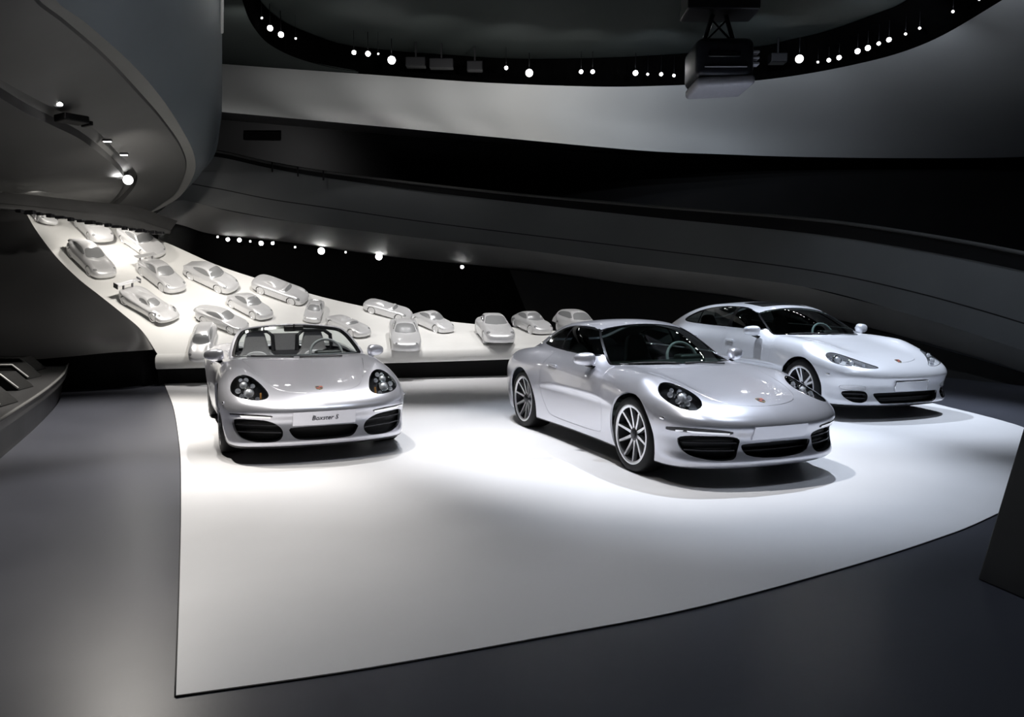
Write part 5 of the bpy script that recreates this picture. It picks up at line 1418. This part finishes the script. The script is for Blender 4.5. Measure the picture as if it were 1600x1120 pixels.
for px, py, nx, ny, kind, scl, lab in MODELS:
    p, n = on_ramp(px, py); q, _ = on_ramp(nx, ny)
    if p is None: print('no ramp hit', px, py); continue
    if q is None: q = p+Vector((.2, -1, 0))
    fwd = (q-p); fwd = (fwd-n*fwd.dot(n)).normalized(); lft = n.cross(fwd)
    if kind not in protos: o = protos[kind] = model_proto(kind)
    else: o = copy_tree(protos[kind])
    m = Matrix((fwd, lft, n)).transposed().to_4x4(); m.translation = p+n*0.001
    o.matrix_world = m @ Matrix.Scale(scl, 4)
    tag(o, lab, 'model car', GROUP)

# ================================================================== lamps and fittings
def spotlight(p, aim, size, lens_mat, label, group, name='spotlight', ceil=0.5):
    t = empty(name, p); tag(t, label, 'spotlight', group)
    d = (Vector(aim)-p).normalized(); q = d.to_track_quat('Z', 'Y').to_matrix().to_4x4()
    b = MB(); b.lathe([(.001, -size*2.6), (size*.75, -size*2.5), (size*.95, -size*1.2), (size*1.15, 0), (size*1.22, .01), (size*1.12, .012), (size*1.0, -size*.15)], 'Z', 16, m=q); b.build('lamp_housing', M['fixture'], t, 'auto')
    b = MB(); b.lathe([(size*1.02, -size*.12), (size*.6, 0.0), (.001, size*.06)], 'Z', 16, m=q); b.build('lamp_lens', lens_mat, t, True)
    b = MB(); b.tube([(0, 0, 0)+Vector((0, 0, 0)) if False else Vector((0, 0, 0))-d*size*1.3, Vector((0, 0, size*2.0)), Vector((0, 0, ceil))], size*.16, 6); b.build('lamp_bracket', M['fixture'], t, True)
    return t
ORD = 'first second third fourth fifth sixth seventh eighth ninth tenth eleventh twelfth thirteenth fourteenth fifteenth sixteenth seventeenth'.split()
CNT = {}
def nth(k): CNT[k] = CNT.get(k, -1)+1; return ORD[CNT[k]]
AIM = (1.0, 9.0, 0.3); CAMP = (0, 0, 1.6)
ring_spots = [(409, 28, .05, 0), (422, 44, .12, 1), (439, 54, .12, 1), (462, 60, .05, 0), (553, 82, .10, 1), (575, 84, .12, 1), (591, 84, .05, 0), (791, 106, .09, 1), (908, 112, .10, 1), (926, 112, .10, 1),
    (993, 114, .13, 1), (1012, 116, .07, 0), (1033, 116, .09, 1), (1053, 118, .07, 1), (1278, 97, .06, 0), (1295, 94, .09, 1), (1311, 90, .11, 1), (1340, 80, .12, 1), (1356, 75, .12, 1), (1373, 68, .08, 1), (1389, 62, .10, 1), (1415, 53, .06, 0), (1437, 44, .06, 0), (1489, 18, .06, 0), (1530, -1, .05, 0)]
for px, py, s, on in ring_spots:
    p = atz(px, py, 7.15)
    spotlight(p, CAMP if on else AIM, s*.45, M['lens'] if on else M['lens_dim'],
        'small lit spotlight in the ceiling ring, %s of its kind from the left' % nth('a') if on else 'small dim spotlight in the ceiling ring, %s of its kind from the left' % nth('b'), 'lit ring spotlights' if on else 'dim ring spotlights')
for px, py, lab in ((612, 94, 'big glaring spotlight in the ceiling ring, left of centre'), (827, 114, 'brightest glaring spotlight at the middle of the ceiling ring'), (1249, 92, 'big glaring spotlight in the ceiling ring, right of the hanging projector')):
    spotlight(atz(px, py, 7.12), CAMP, .085, M['lens'], lab, 'glaring ring spotlights')
# dark equipment boxes between the ring lamps
for px, py, w in ((650, 98, .5), (690, 100, .6), (742, 104, .4), (1160, 104, .5), (1215, 92, .4)):
    p = atz(px, py, 7.25); t = MB(); t.rbox((0, 0, 0), (w, .3, .22), .02); t.box((-.02, -.02, .1), (.02, .02, .5))
    o = t.build('control_gear_box', M['fixture'], None); o.location = p; tag(o, 'black gear box between the lamps of the ceiling ring, %s from the left' % nth('e'), 'gear box', 'gear boxes in the ceiling ring')
# lamps under the far gallery edge
for px, py, s, Y, on in ((233, 361, .06, 17.9, 1), (262, 361, .08, 19.0, 1), (340, 370, .05, 20.7, 0), (356, 374, .08, 20.9, 1), (374, 375, .09, 21, 1), (391, 377, .05, 21.1, 0), (408, 380, .10, 21.2, 1), (426, 380, .07, 21.3, 1), (461, 386, .05, 21.5, 0), (540, 394, .05, 21.8, 0), (722, 417, .08, 22.2, 1)):
    spotlight(at(px, py, Y-.1), CAMP if on else AIM, s*.55, M['lens'] if on else M['lens_dim'], 'small lit spotlight under the far gallery edge, %s of its kind from the left' % nth('c') if on else 'small dim spotlight under the far gallery edge, %s of its kind from the left' % nth('d'), 'gallery spotlights' if on else 'dim gallery spotlights', ceil=.12)
spotlight(at(502, 392, 21.6), CAMP, .085, M['lens'], 'left one of the two starry spotlights under the far gallery edge', 'starry gallery spotlights', ceil=.12)
spotlight(at(592, 401, 21.9), CAMP, .085, M['lens'], 'right one of the two starry spotlights under the far gallery edge', 'starry gallery spotlights', ceil=.12)
# lamps in the soffit trough on the left
def tp(k, t=.5): return TRO[k].lerp(TRI[k], t)
q = at(90, 165, 10.55)
spotlight(q+Vector((0, 0, .03)), (-5.6, 9.0, 0), .06, M['lens'], 'warm downlight in the soffit slot at the upper left', 'soffit slot lamps', ceil=.1)
q = at(200, 281, 14.9)
spotlight(q, CAMP, .08, M['lens'], 'very bright lamp at the far bend of the soffit slot', 'soffit slot lamps', ceil=.12)
for px, py, Y, lab in ((112, 186, 10.9, 'black open hatch in the soffit slot beside the downlight'), (136, 194, 11.7, 'narrow black hatch bar in the soffit slot')):
    c = at(px, py, Y); b = MB(); b.rbox((0, 0, 0), (.30, .34, .10), .02) if Y < 11.5 else b.rbox((0, 0, 0), (.26, .05, .06), .01)
    o = b.build('hatch', M['wall_black'], None); o.location = c; o.rotation_euler = (0, 0, -.6); tag(o, lab, 'hatch')
for px, py, Y, lab in ((168, 221, 12.7, 'small glowing strip lamp in the soffit slot, upper one'), (194, 242, 13.5, 'small glowing strip lamp in the soffit slot, lower one')):
    t = empty('strip_lamp', at(px, py, Y)); tag(t, lab, 'strip lamp', 'strip lamps in the soffit slot')
    MB().rbox((0, 0, .02), (.14, .05, .04), .01).build('lamp_housing', M['fixture'], t); MB().rbox((0, -.01, -.005), (.12, .035, .012), .004).build('lamp_tube', M['lens_dim'], t)

# ---- hanging projector
def projector():
    Y = 10.2; c = at(1122, 102, Y); s = Y/F_PX
    t = empty('hanging_projector', c); tag(t, 'large dark projector hanging from a ceiling bracket in front of the ring', 'projector')
    w = 86*s
    b = MB(); b.rbox((0, 0, 0), (w, .75, 58*s), .10, None, 4); b.build('projector_body', M['projector'], t, True)
    b = MB(); b.rbox((0, -.02, -33*s), (w*1.0, .70, 15*s), .05, None, 4); o = b.build('bottom_cover', M['projector_light'], t, True); o.rotation_euler = (0, -.05, 0)
    b = MB(); b.rbox((-.02, -.375, .03), (w*.55, .03, .07), .012); b.build('front_glass', M['gloss_black'], t, True)
    b = MB(); b.rbox((0, -.38, -.12), (w*.72, .02, .015), .005); b.build('front_trim', M['projector_light'], t, True)
    for k in range(3):
        b = MB(); b.rbox((w*.53, -.25, .08-.07*k), (.10, .12, .03), .008); o = b.build('cooling_fin', M['projector_light'], t, True)
    for sx in (-1, 1):
        b = MB(); b.tube([(sx*.20, 0, .25), (sx*.08, 0, .62)], .03, 8); b.build('yoke_arm', M['projector'], t, True)
        b = MB(); b.tube([(-sx*.16, 0, .3), (sx*.10, 0, .56)], .014, 6); b.build('cross_brace', M['projector'], t, True)
    b = MB(); b.rbox((0, 0, .68), (.90, .5, .14), .02); b.build('bracket_plate', M['fixture'], t)
    for sx in (-1, 1):
        b = MB(); b.rbox((sx*.385, 0, 1.2), (.12, .4, .95), .02); b.build('bracket_post', M['fixture'], t)
    b = MB(); b.rbox((0, 0, 1.13), (.2, .3, .8), .02); b.build('bracket_post', M['fixture'], t)
    b = MB(); b.box((-.05, -.05, 1.5), (.05, .05, 7.8-c.z)); b.build('drop_rod', M['fixture'], t)
projector()
